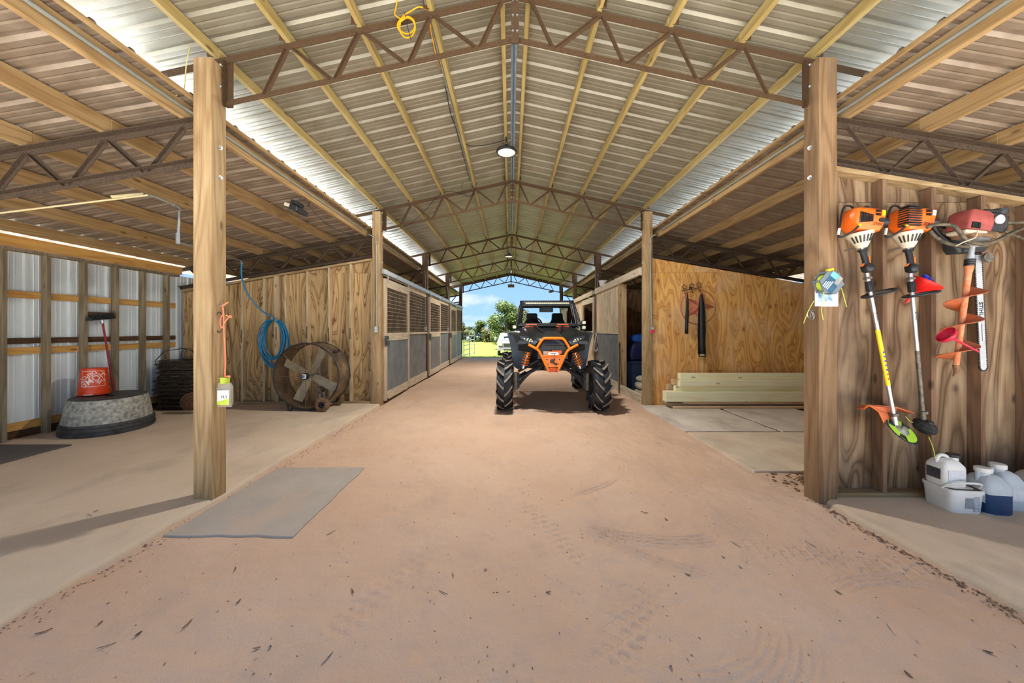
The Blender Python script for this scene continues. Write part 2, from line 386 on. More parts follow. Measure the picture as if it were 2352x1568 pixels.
# ------------------------------------------------------------------ ground
def vnoise(x, y, s, seed):
    "smooth value noise"
    r = np.random.default_rng(seed); g = r.random((256, 256))
    u, v = x*s+40, y*s+40; i, j = np.floor(u).astype(int), np.floor(v).astype(int); fu, fv = u-i, v-j
    fu, fv = fu*fu*(3-2*fu), fv*fv*(3-2*fv); i %= 255; j %= 255
    return (g[i,j]*(1-fu)+g[i+1,j]*fu)*(1-fv)+(g[i,j+1]*(1-fu)+g[i+1,j+1]*fu)*fv-.5
def grid_obj(name, xs, ys, zf, mat, smooth=True):
    X, Y = np.meshgrid(xs, ys, indexing='xy'); Z = zf(X, Y)
    nx, ny = len(xs), len(ys)
    v = np.stack([X.ravel(), Y.ravel(), Z.ravel()], 1)
    a = (np.arange(ny-1)[:, None]*nx+np.arange(nx-1)[None, :]).ravel()
    f = np.stack([a, a+1, a+1+nx, a+nx], 1)
    me = bpy.data.meshes.new(name); me.vertices.add(len(v)); me.vertices.foreach_set('co', v.ravel().astype(np.float32))
    me.loops.add(f.size); me.loops.foreach_set('vertex_index', f.ravel().astype(np.int32))
    me.polygons.add(len(f)); me.polygons.foreach_set('loop_start', (np.arange(len(f))*4).astype(np.int32))
    me.update(); me.validate()
    if smooth: me.shade_smooth()
    me.materials.append(mat); o = bpy.data.objects.new(name, me); COL.objects.link(o); return o
def band(x, y, p0, p1, w):
    "along / across coordinates of a straight track from p0 to p1, and its soft mask"
    dx, dy = p1[0]-p0[0], p1[1]-p0[1]; L = math.hypot(dx, dy); dx, dy = dx/L, dy/L
    u = (x-p0[0])*dx+(y-p0[1])*dy; v = -(x-p0[0])*dy+(y-p0[1])*dx
    m = np.clip((w/2-abs(v))/.03, 0, 1)*np.clip(u/.12, 0, 1)*np.clip((L-u)/.12, 0, 1)
    return u, v, m
def dirt_z(x, y):
    z = .022*vnoise(x, y, 1.1, 1)+.018*vnoise(x, y, 3.3, 2)+.012*vnoise(x, y, 9, 3)+.008*vnoise(x, y, 24, 4)
    for p0, p1, w, st, am in (((1.45,2.28),(2.46,2.06),.22,.062,.030), ((.35,1.42),(.75,2.0),.22,.06,.013), ((.05,2.9),(.42,2.05),.16,.06,.011), ((-.9,1.5),(-.55,2.3),.2,.06,.007)):
        u, v, m = band(x, y, p0, p1, w)
        z += -am*m*(np.sin(u/st*6.28) > .1)*(np.sin(v/st*5.2+np.floor(u/st)*2.2) > -.35)
    for c, r0, r1, a0, a1, am in (((1.05,3.2),.80,.96,-130,-70,.012), ((2.05,1.35),.55,.72,55,120,.008), ((.75,1.9),.42,.74,-100,-25,.005), ((.2,3.9),.9,1.02,-75,-10,.009), ((1.5,3.1),1.1,1.22,-150,-105,.010)):
        d = np.hypot(x-c[0], y-c[1]); a = np.degrees(np.arctan2(y-c[1], x-c[0]))
        m = np.clip((d-r0)/.03, 0, 1)*np.clip((r1-d)/.03, 0, 1)*np.clip((a-a0)/8, 0, 1)*np.clip((a1-a)/8, 0, 1)
        z += am*m*np.sin(d/.037*6.28)
    for xc, am in ((-.13,.012), (1.5,.012)):        # the buggy's wheel ruts down the aisle
        z -= am*np.exp(-((x-xc+.07*np.sin(y*.9))/.16)**2)*np.clip((y-3)/2, 0, 1)
    for x0, x1, y0, y1 in ((-2.45,-1.48,2.32,3.6), (2.32,5.1,3.4,6.5)):      # ground trodden flat under the mats
        z = z*np.clip(np.maximum.reduce([(x0-x)/.08, (x-x1)/.08, (y0-y)/.08, (y-y1)/.08]), .05, 1)
    e = np.minimum.reduce([(x+2.9)/.3, (2.9-x)/.3, (y-1.0)/.1, (9.0-y)/.6]); e = np.clip(e, 0, 1)
    return z*e-.014*(1-e)
fl = grid_obj('floor', np.concatenate([np.arange(-2.9, -1, .03), np.arange(-1, 2.6, .0115), np.arange(2.6, 2.91, .03)]), np.concatenate([np.arange(1.0, 3.3, .0115), np.arange(3.3, 9.01, .03)]), dirt_z, m_dirt)
tag(fl, 'reddish sandy dirt floor of the barn aisle with tyre and boot prints', 'floor', kind='structure')
gx = np.concatenate([np.linspace(-60, -8, 14), np.linspace(-7, 7, 15), np.linspace(8, 60, 14)])
g2 = grid_obj('ground', np.linspace(-7.2, 7.2, 16), np.linspace(.9, 18.4, 30), lambda x, y: -.012+0*x, m_dirt)
tag(g2, 'sandy ground under the barn and its stalls', 'ground', kind='structure')
g3 = grid_obj('ground_bounce', gx, np.linspace(-60, .95, 30), lambda x, y: -.016+0*x, m_gravel)  # unseen gravel, added so sunlit ground bounces neutral light into the barn
tag(g3, 'unseen pale gravel added in front of the barn to bounce neutral light inside', 'ground', kind='structure')
for s, w in ((-1, 'stall-door'), (1, 'tool-wall')):
    g4 = grid_obj('ground_verge', np.sort(np.linspace(s*7.1, s*60, 12)), np.linspace(.9, 18.4, 12), lambda x, y: -.018+0*x, m_gravel)
    tag(g4, 'pale gravel along the outer wall on the %s side' % w, 'ground', kind='structure')
m_grass = ground_mat('mown_grass', srgb(76, 86, 34), srgb(68, 80, 28), srgb(90, 94, 46), srgb(90, 110, 40), big=.5)
def lawn_z(x, y):
    t = np.clip(y-18.2, 0, None)
    return -.02-.066*np.minimum(t, 12)-.018*np.clip(t-12, 0, 40)-.012*np.clip(t-52, 0, None)
lw = grid_obj('lawn', np.linspace(-90, 90, 46), np.concatenate([np.linspace(18.2, 40, 24), np.linspace(43, 150, 30)]), lawn_z, m_grass)
tag(lw, 'sunlit mown grass sloping away behind the barn', 'lawn', kind='structure')
gb = MB(); m_blade = pm('grass_blade', srgb(84, 104, 36), rough=.7, var=.25, scale=2)
for i in range(9000):
    x, y = random.uniform(-5, 5), 18.05+random.random()**2*7; z = float(lawn_z(np.array(x), np.array(y))); h = random.uniform(.03, .08); a = random.random()*6.28; w = .006
    gb.add([(x-w*math.cos(a), y-w*math.sin(a), z), (x+w*math.cos(a), y+w*math.sin(a), z), (x+random.uniform(-.03,.03), y+random.uniform(-.03,.03), z+h)], [(0,1,2)])
tag(gb.build('grass', m_blade), 'grass blades along the edge of the lawn behind the barn', 'grass', kind='stuff')

def ragged_slab(name, x0, x1, y0, y1, z1, edge, label, mat=m_slab):
    "concrete slab with a slightly crumbled aisle edge"
    b = MB(); n = int((y1-y0)/.04); s = 1 if edge > 0 else -1; ys = np.linspace(y0, y1, n)
    jit = .035*vnoise(ys, ys*0, 1.3, 8)+.016*vnoise(ys, ys*0, 8, 9)+.01*vnoise(ys, ys*0, 25, 12)
    xin = (x1 if s > 0 else x0)+jit; xo = x0 if s > 0 else x1
    rings = [[(xo, y, z1), (xi-s*.03, y, z1), (xi-s*.008, y, z1-.008-abs(j)*.3), (xi, y, z1-.03), (xi+s*.006, y, -.05), (xo, y, -.05)] for y, xi, j in zip(ys, xin, jit)]
    b.loft(rings)
    return tag(b.build(name, mat, fix=True, smooth=50), label, 'floor', kind='structure')
ragged_slab('floor_slab_left', -6.5, -2.47, .35, 6.75, .04, 1, 'pale dusty concrete slab of the fan bay')
ragged_slab('floor_slab_right', 2.50, 6.5, .35, 2.96, .04, -1, 'concrete slab in front of the tool wall')

def mat_obj(name, poly, z0, z1, mat, label, **k):
    b = MB(); b.prism(poly, z0, z1)
    return tag(b.build(name, mat, bevel=.004), label, 'mat', **k)
def rag(x0, x1, y0, y1, j=.02, n=7):
    o = []
    for a, b_ in (((x0,y0),(x1,y0)), ((x1,y0),(x1,y1)), ((x1,y1),(x0,y1)), ((x0,y1),(x0,y0))):
        for i in range(n): u = i/n; o.append((a[0]+(b_[0]-a[0])*u+random.uniform(-j,j), a[1]+(b_[1]-a[1])*u+random.uniform(-j,j)))
    return o
mat_obj('rubber_mat', rag(-2.40, -1.52, 2.37, 3.55, .012), -.006, .014, m_mat, 'dusty grey rubber mat lying on the dirt beside the concrete edge')
mat_obj('stall_mat', rag(-6.15, -5.25, 2.4, 4.14, .006), .04, .055, m_matd, 'dark rubber mat on the concrete by the white siding')
mat_obj('stall_mat', rag(2.37, 3.655, 4.80, 6.46, .008), -.006, .018, m_mats, 'smooth grey stall mat in front of the lumber, next to the dirt')
mat_obj('stall_mat', rag(3.72, 5.0, 4.80, 6.46, .008), -.006, .018, m_mats, 'smooth grey stall mat against the far side of the dark joint')
mat_obj('doormat', rag(-1.95, -.62, 15.7, 17.5, .02), -.02, .03, m_mat, 'flat grey mat at the far barn opening')
rb = thing('ribbed_mat', 'ribbed rubber mat behind the tool wall post', 'mat', (3.0, 4.1, 0))
b = MB(); b.box(-.62, 1.2, -.65, .66, -.006, .012); b.build('mat_base', m_matr, rb)
b = MB()
for i in range(84): b.box(-.615+i*.0217, -.603+i*.0217, -.65, .66, .012, .019)
b.build('rib_ridges', m_matr, rb)['kind'] = 'stuff'

# ------------------------------------------------------------------ roof
def sheet_profile():
    q = []
    for i in range(4):
        c = i*.2286
        q += [(c-.032, 0), (c-.014, .021), (c+.014, .021), (c+.032, 0)]
        for m_ in (.085, .144): q += [(c+m_-.012, 0), (c+m_, .005), (c+m_+.012, 0)]
    c = .9144; q += [(c-.032, 0), (c-.014, .0214), (c+.014, .0214), (c+.03, .0004)]
    return q
def roof_sheet_mesh(xa, za, xb, zb, name, mat):
    b = MB(); pr = sheet_profile(); n = len(pr)
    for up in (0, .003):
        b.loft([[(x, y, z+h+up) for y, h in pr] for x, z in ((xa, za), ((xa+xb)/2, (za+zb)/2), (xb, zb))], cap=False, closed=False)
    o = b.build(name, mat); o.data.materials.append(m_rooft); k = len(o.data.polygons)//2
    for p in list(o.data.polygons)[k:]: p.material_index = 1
    return o
def roof(name, label, sgn, xa, xb, zf, lift, mat, purl, pw, ph, pmat, pname):
    r = thing(name, label, 'roof', kind='structure')
    first = roof_sheet_mesh(sgn*xa, zf(xa)+lift, sgn*xb, zf(xb)+lift, 'roof_sheet', mat); first.parent = r; first.location = (0, YF, 0)
    y = YF+.9144
    while y < YB-.05:
        c = first.copy(); COL.objects.link(c); c.parent = r; c.location = (0, y, random.uniform(0, .0008)); y += .9144
    cuts = [YF+.02]+[t+.0 for t in TY[:4]]+[YB-.06]
    for k, x in enumerate(purl):
        for i in range(5):
            b = MB(); dz = zf(x); o = (k*.003+i*.006) % .012
            tl = -math.atan(.2)*sgn*0
            b.box(sgn*x-pw/2+o*.5, sgn*x+pw/2+o*.5, cuts[i]-.0, cuts[i+1], dz+.001, dz+ph-.001*(i % 2))
            b.build(pname, pmat, r, bevel=.003)
    return r
MP = [.11+.603*k for k in range(5)]
SP = [2.77+.667*k for k in range(6)]
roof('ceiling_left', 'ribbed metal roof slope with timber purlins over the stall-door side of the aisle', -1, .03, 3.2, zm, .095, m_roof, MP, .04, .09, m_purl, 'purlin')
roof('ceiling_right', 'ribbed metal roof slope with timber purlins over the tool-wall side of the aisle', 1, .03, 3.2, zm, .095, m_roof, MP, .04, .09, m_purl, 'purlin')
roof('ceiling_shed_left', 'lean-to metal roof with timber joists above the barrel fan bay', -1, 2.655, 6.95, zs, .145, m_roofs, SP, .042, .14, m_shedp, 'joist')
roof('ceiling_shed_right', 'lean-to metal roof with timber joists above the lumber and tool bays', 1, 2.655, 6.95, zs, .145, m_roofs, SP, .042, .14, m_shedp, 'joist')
b = MB(); zr = zm(0)+.118
b.loft([[(-.17, y, zr-.03), (-.03, y, zr+.004), (0, y, zr+.03), (.03, y, zr+.004), (.17, y, zr-.03)] for y in (YF, YB)], cap=False, closed=False)
tag(b.build('ceiling_ridge', m_ridge), 'blue-grey metal ridge cap along the peak of the roof', 'ridge cap', kind='structure')
for s, w in ((-1, 'stall-door'), (1, 'tool-wall')):        # the bent upper edge of the lean-to sheets
    b = MB(); x, z = 2.655, zs(2.655)+.145
    b.box(s*x-.012, s*x+.012, YF, YB, z-.03, z+.0)
    tag(b.build('trim_%d' % (1 if s < 0 else 2), m_shedp), 'thin wooden lip under the upper edge of the lean-to sheets, %s side' % w, 'trim', kind='structure')
    b = MB(); b.bar((0, YB-.02, zm(0)+.04), (s*3.22, YB-.02, zm(3.22)+.04), .03, .15, (0,0,1))
    tag(b.build('trim_%d' % (3 if s < 0 else 4), m_postdk), 'brown rake board closing the far gable, %s slope' % w, 'trim', kind='structure')

# ------------------------------------------------------------------ trusses
def main_truss(i, label):
    y = TY[i]; t = thing('roof_truss', label, 'roof truss', (0, y, 0), group='rusty roof trusses spanning the aisle')
    bt = [.30, .90, 1.52, 2.12]; tp = [.11, .713, 1.316, 1.919]
    zb = lambda x: 3.845-.222*abs(x)
    for s in (-1, 1):
        b = MB(); b.angle((s*.02, 0, zm(.02)-.03), (s*(3.08), 0, zm(3.08)-.03), .058, .007, flip=-s); b.build('top_chord', m_rust, t)
        b = MB(); b.angle((s*.02, 0, zb(.02)+.02), (s*2.47, 0, zb(2.47)+.02), .045, .006, flip=-s); b.build('bottom_chord', m_rust, t)
        for k in range(4):
            q = [(tp[k]+.015, bt[k]+.0)] + ([(tp[k+1]-.02, bt[k]+.045)] if k < 3 else [])
            for a, c in q:
                b = MB(); b.angle((s*a, -.012, zm(a)-.05), (s*c, -.012, zb(c)+.025), .03, .005, up=(0,1,0)); b.build('web', m_rust, t)
        b = MB(); b.angle((s*2.44, -.012, zm(2.44)-.04), (s*2.44, -.012, zb(2.46)-.005), .05, .006, up=(0,1,0)); b.build('end_plate', m_rust, t)
        for k in MP:
            b = MB(); b.bar((s*(k+.03), -.03, zm(k)+.0), (s*(k+.03), -.03, zm(k)+.07), .05, .006, (0,1,0)); b.build('purlin_clip', m_rust, t)
        for zz in (3.62, 3.44):
            b = MB(); b.lathe([(.012,0),(.012,.008),(.006,.012)], 6, Matrix.Translation((s*2.455, -.04, zz)) @ Matrix.Rotation(R(90), 4, 'X')); b.build('bolt', m_galv, t)
    for o in (-.018, .018):
        b = MB(); b.box(o-.016, o+.016, -.02, .0, zb(0)-.02, zm(0)-.01); b.build('king_plate', m_rust, t)
        for zz in (3.92, 4.05, 4.18):
            b = MB(); b.lathe([(.010,0),(.010,.008)], 6, Matrix.Translation((o, -.02, zz)) @ Matrix.Rotation(R(90), 4, 'X')); b.build('bolt', m_galv, t)
    return t
tl = ['rusty steel roof truss holding the orange cord coil', 'rusty steel roof truss behind the first high bay lamp', 'rusty steel roof truss above the end of the first stall front', 'rusty steel roof truss behind the second high bay lamp', 'rusty steel roof truss at the far gable against the sky']
for i in range(5): main_truss(i, tl[i])
def shed_truss(i, s, label):
    y = TY[i]; t = thing('shed_truss', label, 'truss', (0, y, 0), group='dark lean-to trusses')
    zb = lambda x: zs(x)-.385
    mt = m_rustd
    b = MB(); b.angle((s*2.612, 0, zs(2.612)-.03), (s*6.3, 0, zs(6.3)-.03), .055, .007, flip=s); b.build('top_chord', mt, t)
    b = MB(); b.angle((s*2.612, 0, zb(2.612)+.02), (s*6.3, 0, zb(6.3)+.02), .05, .006, flip=s); b.build('bottom_chord', mt, t)
    for k in range(5):
        a, c = SP[k]+.03, SP[k]+.32
        for p, q in ((a, c), (SP[k+1]-.0, c+.05)):
            b = MB(); b.angle((s*p, -.012, zs(p)-.05), (s*q, -.012, zb(q)+.02), .032, .005, up=(0,1,0)); b.build('web', mt, t)
    for k in SP:
        b = MB(); b.bar((s*(k+.035), -.03, zs(k)+.0), (s*(k+.035), -.03, zs(k)+.09), .06, .006, (0,1,0)); b.build('joist_clip', mt, t)
sl = [('above the concrete bay with the trough', 'above the studs of the tool wall'), ('on top of the plywood wall behind the fan', 'on top of the golden plywood wall'),
      ('over the first stall partition', 'over the tack room partition'), ('over the second stall partition', 'over the window stall partition'), ('at the far end of the stall row', 'at the far end beyond the buggy')]
for i in range(5):
    for j, s in ((0, -1), (1, 1)): shed_truss(i, s, 'dark rusty lean-to truss '+sl[i][j])

# ------------------------------------------------------------------ posts
def post(x, y, h, mat, label, bolts=True):
    t = thing('timber_post', label, 'post', (x, y, 0), group='square timber posts along the aisle')
    hs = .0745; r = .007
    b = MB(); b.loft([rring(0, 0, hs, hs, z, r, 2) for z in np.linspace(-.05, h, 8)]); b.build('shaft', mat, t, smooth=30)
    if bolts:
        s = -1 if x > 0 else 1
        for zz in (2.93, 2.68):
            b = MB(); b.lathe([(.02,0),(.02,.004),(.011,.005),(.011,.014)], 8, Matrix.Translation((s*hs, .01, zz)) @ Matrix.Rotation(R(90)*s, 4, 'Y')); b.build('bolt', m_galv, t)
    return t
pl = [('square timber post with orange cord and a hanging bag trap', m_post), ('timber post with conduit and outlet box beside the barrel fan', m_post), ('brown timber post between the first and second stall doors', m_postdk), ('brown timber post between the second and third stall doors', m_postdk), ('dark timber post at the far end of the stall doors', m_postdk)]
pr = [('square timber post carrying the grey line spool and leaflet', m_postd), ('timber post with conduit and pink-tagged box by the golden plywood', m_post), ('brown timber post next to the hanging halter', m_postdk), ('brown timber post hidden partly by the buggy', m_postdk), ('dark timber post at the far opening beyond the buggy', m_postdk)]
POSTS = {}
for i in range(5):
    POSTS[-1, i] = post(-2.535, PY[i], 3.62, *pl[i][::-1]); POSTS[1, i] = post(2.535, PY[i], 3.62, *pr[i][::-1])
# ------------------------------------------------------------------ cross walls of plywood
def ply_wall(name, label, s, y0, y1, mat, xs, z0=.06, seam=2.49, parent=None, filler=True):
    "plywood sheets between the given x edges, cut to the roof slope; every sheet is its own board"
    r = parent or thing(name, label, 'wall', kind='structure')
    for i in range(len(xs)-1):
        a, c = xs[i]+.0015, xs[i+1]-.0015
        top = []
        ta, tcx = zw(a), zw(c)
        if ta <= seam: lo = [(a, z0), (c, z0), (c, tcx), (a, ta)]
        elif tcx >= seam: lo = [(a, z0), (c, z0), (c, seam-.0015), (a, seam-.0015)]
        else:
            xc = (3.195-seam)/.167; lo = [(a, z0), (c, z0), (c, tcx), (xc, seam-.001), (a, seam-.0015)]
        hi = None
        if ta > seam+.01:
            if tcx >= seam+.004: hi = [(a, seam+.0015), (c, seam+.0015), (c, tcx), (a, ta)]
            else: xc = (3.195-seam)/.167; hi = [(a, seam+.0015), (xc-.01, seam+.0015), (a, ta)]
        M = Matrix(((s,0,0,0),(0,0,1,0),(0,1,0,0),(0,0,0,1)))
        for poly in ([lo]+([hi] if hi else [])):
            b = MB(); off = random.uniform(0, .002); b.prism(poly, y0+off, y1+off, M); b.build('plywood_sheet', mat, r, fix=True)
    return r
def studs(r, s, xs, y0, y1, w, mat, z0=.04, zt=None):
    for x in xs:
        b = MB(); t_ = (zt or zw(x+w))-.04
        b.box(min(s*x, s*(x+w)), max(s*x, s*(x+w)), y0, y1, z0+.038, t_); b.build('stud', mat, r, bevel=.002)
def plates(r, s, xa, xb, y0, y1, mat, z0=.04):
    b = MB(); b.box(min(s*xa, s*xb), max(s*xa, s*xb), y0, y1, z0, z0+.038); b.build('sole_plate', mat, r, bevel=.002)
    b = MB(); ym = (y0+y1)/2
    b.bar((s*xa, ym, zw(xa)-.02), (s*xb, ym, zw(xb)-.02), y1-y0, .038, (0,0,1)); b.build('top_plate', mat, r, bevel=.002)

# wall behind the fan
wl = ply_wall('wall_back_left', 'stud wall with swirling plywood behind the barrel fan and hose', -1, 6.60, 6.615, m_ply, [2.61, 3.83, 5.05, 6.24])
studs(wl, -1, [2.612, 3.01, 3.415, 3.82, 4.225, 4.63, 5.04, 5.445, 5.85], 6.512, 6.60, .038, m_stud)
b = MB(); b.box(-4.46, -4.37, 6.51, 6.60, .078, zw(4.46)-.03); b.build('nailer_post', m_stud, wl, bevel=.003)
plates(wl, -1, 2.61, 6.2, 6.51, 6.60, m_platex)
m_tape = pm('worn_black_patch', srgb(88, 76, 66), rough=.8, var=.2)
for x in (3.03, 3.435, 3.84, 4.415, 4.65, 5.06):        # worn dark rub marks on the studs at horse height
    b = MB(); b.box(-x-.012, -x+.006, 6.509, 6.514, 1.22+random.uniform(-.04,.04), 1.46+random.uniform(-.05,.05)); b.build('rub_mark', m_tape, wl)
# golden wall behind the lumber
wg = ply_wall('wall_back_right', 'golden stained plywood wall with the star and lumber in front', 1, 6.53, 6.548, m_plyg, [2.60, 3.83, 5.05, 6.24], z0=.0)
b = MB()
M = Matrix(((1,0,0,0),(0,0,1,0),(0,1,0,0),(0,0,0,1)))
# tool wall
wt_ = ply_wall('wall_tools', 'stud wall of stained plywood hung with trimmers and an auger', 1, 2.94, 2.955, m_plyt, [2.61, 3.82, 5.04, 6.24])
studs(wt_, 1, [2.612, 3.01, 3.41, 3.815, 4.22, 4.63, 5.04, 5.45, 5.86], 2.852, 2.94, .038, m_studr)
plates(wt_, 1, 2.61, 6.2, 2.851, 2.94, m_platex)
# stall partitions and far end walls
for i, nm in ((2, 'first'), (3, 'second'), (4, 'last')):
    for s, sd_ in ((-1, 'stall-door'), (1, 'tack-room')):
        ply_wall('wall_partition', 'dark plywood partition across the lean-to, %s on the %s side' % (nm, sd_), s, PY[i]+.0, PY[i]+.02, m_plyd, [2.61, 3.83, 5.05, 6.24])

# ------------------------------------------------------------------ outer walls
def siding_mesh(name, w, z0, z1, mat):
    pr = []
    for i in range(4):
        c = i*w/4+.03
        pr += [(c, 0), (c+.014, .02), (c+.04, .02), (c+.054, 0), (c+.10, 0), (c+.108, .005), (c+.116, 0), (c+.15, 0), (c+.158, .005), (c+.166, 0)]
    pr = [(0, 0)]+pr+[(w+.01, .001)]
    b = MB(); b.loft([[(h, y, z) for y, h in pr] for z in (z0, (z0+z1)/2, z1)], cap=False, closed=False)
    return b.build(name, mat)
def outer_wall(s, name, label):
    r = thing(name, label, 'wall', kind='structure')
    f0 = siding_mesh('siding_sheet', .9144, .06, 2.44, m_siding); f0.parent = r; f0.location = (s*6.34, YF, 0)
    if s > 0: f0.rotation_euler = (0, 0, 0)
    y = YF+.9144
    while y < YB-.2:
        c = f0.copy(); COL.objects.link(c); c.parent = r; c.location = (s*6.34, y, 0); y += .9144
    def hb(nm, xa, xb, z0, z1, mat, ya=YF, yb=17.6):
        b = MB(); b.box(min(s*xa, s*xb), max(s*xa, s*xb), ya, yb, z0, z1); b.build(nm, mat, r, bevel=.002)
    for z0, z1, mt in ((1.82, 1.91, m_girt), (1.235, 1.31, m_girtd), (1.10, 1.19, m_girt), (.14, .24, m_girt), (.03, .13, m_girtd)):
        hb('girt', 6.285, 6.322, z0, z1, mt, yb=6.5)
    hb('header', 6.16, 6.2, 2.44, 2.58, m_girt, yb=6.5); hb('top_plate', 6.2, 6.29, 2.40, 2.44, m_studg, yb=6.5)
    k = 0; y = 6.26-.407*14
    while y < 6.4:
        b = MB(); b.box(min(s*6.20, s*6.288), max(s*6.20, s*6.288), y, y+.042, .03, 2.40); b.build('stud', m_studg, r, bevel=.003); y += .407
    return r
wleft = outer_wall(-1, 'wall_left', 'white metal siding on grey studs and yellow girts behind the trough')
outer_wall(1, 'wall_right', 'white metal siding closing the far side of the tool bay')
b = MB(); b.box(-6.29, -6.21, 5.09, 5.43, 1.60, 1.68); b.build('block', m_postdk, wleft)

# ------------------------------------------------------------------ stall fronts
def corrugated(y0, y1, z0, z1, x, s, name, parent, pitch=.062):
    pr = []; n = int((y1-y0)/pitch*4)
    for i in range(n+1): pr.append((y0+(y1-y0)*i/n, .013*math.sin(i*PI/2)))
    b = MB(); b.loft([[(x+s*h, y, z) for y, h in pr] for z in (z0, z1)], cap=False, closed=False)
    return b.build(name, m_corr, parent, smooth=80)
m_wire = pm('mesh_wire', srgb(176, 160, 136), rough=.5, metal=.3, var=.2)
def wire(y0, y1, z0, z1, x, name, parent):
    b = MB(); z = z0+.03
    while z < z1: b.box(x-.003, x+.003, y0, y1, z-.0035, z+.0035); z += .078
    y = y0+.025
    while y < y1: b.box(x-.0012, x+.0012, y-.0012, y+.0012, z0, z1); y += .05
    return b.build(name, m_wire, parent)
def stall_left(i, door, nm):
    ya, yb = PY[i]+.08, PY[i+1]-.08; ym = ya+(yb-ya)*.46; x = -2.44
    d = thing('door_%d' % door, 'sliding stall door with wire grid over grey corrugated metal, %s in the row' % nm, 'door', (x, ya, 0), kind='structure')
    L = ym-ya
    def rail(nm_, y0, y1, z0, z1, m, p=d, xo=0): b = MB(); b.box(-.02+xo, .02+xo, y0, y1, z0, z1); return b.build(nm_, m, p, bevel=.003)
    rail('stile', 0, .11, .06, 2.40, m_railz); rail('stile', L-.10, L, .06, 2.40, m_railz)
    rail('top_rail', .11, L-.10, 2.24, 2.40, m_railw); rail('middle_rail', .11, L-.10, 1.20, 1.36, m_railw); rail('bottom_rail', .11, L-.10, .06, .22, m_railw)
    wire(.11, L-.10, 1.36, 2.24, 0, 'wire_grid', d); corrugated(.11, L-.10, .22, 1.20, -.004, 1, 'corrugated_panel', d)
    b = MB(); b.box(.018, .05, -.03, .12, 1.12, 1.30); b.build('latch_plate', m_blackm, d, bevel=.004)
    b = MB(); b.tube([(.05, .02, 1.22), (.07, .02, 1.22), (.07, .24, 1.22)], .008, 6); b.build('latch_bolt', m_galv, d)
    ch = MB()
    for k in range(4): ch.tube([(.06+.008*math.cos(a)*(k % 2), .2+.008*math.cos(a)*(1-k % 2), 1.19-.026*k+.016*math.sin(a)) for a in np.linspace(0, 2*PI, 9)[:-1]], .003, 4, closed=True)
    ch.build('latch_chain', m_galv, d)
    for yy in (.12, L-.14):
        b = MB(); b.box(.012, .03, yy, yy+.04, 2.33, 2.56); b.build('hanger_strap', m_galv, d)
        b = MB(); b.lathe([(.03,0),(.03,.02)], 12, Matrix.Translation((.0, yy+.02, .07)) @ Matrix.Rotation(R(90), 4, 'Y')); b.build('floor_roller', m_blackm, d)
    w = thing('wall_stall', 'fixed stall front with wire grid and corrugated metal beside the %s door' % nm, 'stall front', (x-.06, ym, 0), kind='structure')
    L2 = yb-ym
    rail('ledge', 0, L2, 1.31, 1.36, m_railw, w, .03); rail('top_rail', 0, L2, 2.36, 2.46, m_railw, w); rail('bottom_rail', 0, L2, .04, .22, m_railw, w, .02)
    rail('stile', 0, .09, .04, 2.4, m_railz, w)
    wire(.09, L2, 1.36, 2.36, 0, 'wire_grid', w); corrugated(.09, L2, .22, 1.31, .0, 1, 'corrugated_panel', w)
    track(x+.01, ya-.1, yb+.02, nm+' stall')
def track(x, y0, y1, nm, s=-1):
    t = thing('door_track', 'galvanised box track for the sliding door of the %s' % nm, 'door track', (x, y0, 2.47))
    b = MB(); b.box(-.028, .028, 0, y1-y0, 0, .09); b.build('rail', m_galv, t, bevel=.006)
    k = .15
    while k < y1-y0:
        b = MB(); b.box(-.034, .034, k, k+.03, -.004, .10); b.build('bracket', m_galv, t); k += .6
    b = MB(); b.box(-.05, -.0285, .11, y1-y0-.11, -.02, .12); b.build('backing_board', m_railw, t)
for i, (dn, nm) in ((1, (1, 'first')), (2, (2, 'second')), (3, (3, 'third'))): stall_left(i, dn, nm)
# plain dark boards in front of the outer walls at the backs of the stalls
for i in (1, 2, 3):
    b = MB(); b.box(-6.2, -6.17, PY[i]+.1, PY[i+1]-.1, .1, 2.1)
    tag(b.build('wall_lining', m_plyd), 'dark board lining on the outer wall inside stall number %s from the fan' % ('one', 'two', 'three')[i-1], 'wall lining', kind='structure')
    b = MB(); b.box(6.17, 6.2, PY[i]+.1, PY[i+1]-.1, .1, 2.1)
    tag(b.build('wall_lining', m_plyd), 'dark board lining on the outer wall behind %s' % ('the tack room', 'the window stall', 'the last stall past the buggy')[i-1], 'wall lining', kind='structure')

# ---- tack room front (doorway) and plywood stalls on the tool-wall side
x = 2.47
tr = thing('wall_tack_room', 'tack room front of pale plywood over corrugated metal beside an open doorway', 'wall', (x, 0, 0), kind='structure')
def rb_(nm, y0, y1, z0, z1, m, p=tr, x0=-.02, x1=.02): b = MB(); b.box(x0, x1, y0, y1, z0, z1); return b.build(nm, m, p, bevel=.003)
rb_('header_beam', 6.64, 10.16, 2.46, 2.61, m_railw, x0=-.05, x1=.02)
rb_('jamb_post', 7.93, 8.03, .0, 2.46, m_post, x0=-.03, x1=.14)
rb_('threshold', 6.64, 7.93, -.01, .17, m_railw, x0=-.02, x1=.03)
rb_('plywood_panel', 8.03, 10.16, 1.36, 2.46, m_plys, x0=.0, x1=.014)
rb_('ledge', 8.03, 10.16, 1.32, 1.36, m_railw, x0=-.03, x1=.02)
rb_('bottom_rail', 8.03, 10.16, .0, .2, m_railw)
corrugated(8.03, 10.16, .2, 1.32, .0, -1, 'corrugated_panel', tr)
rb_('stile', 8.03, 8.07, .2, 2.46, m_railz, x0=-.015, x1=.02)
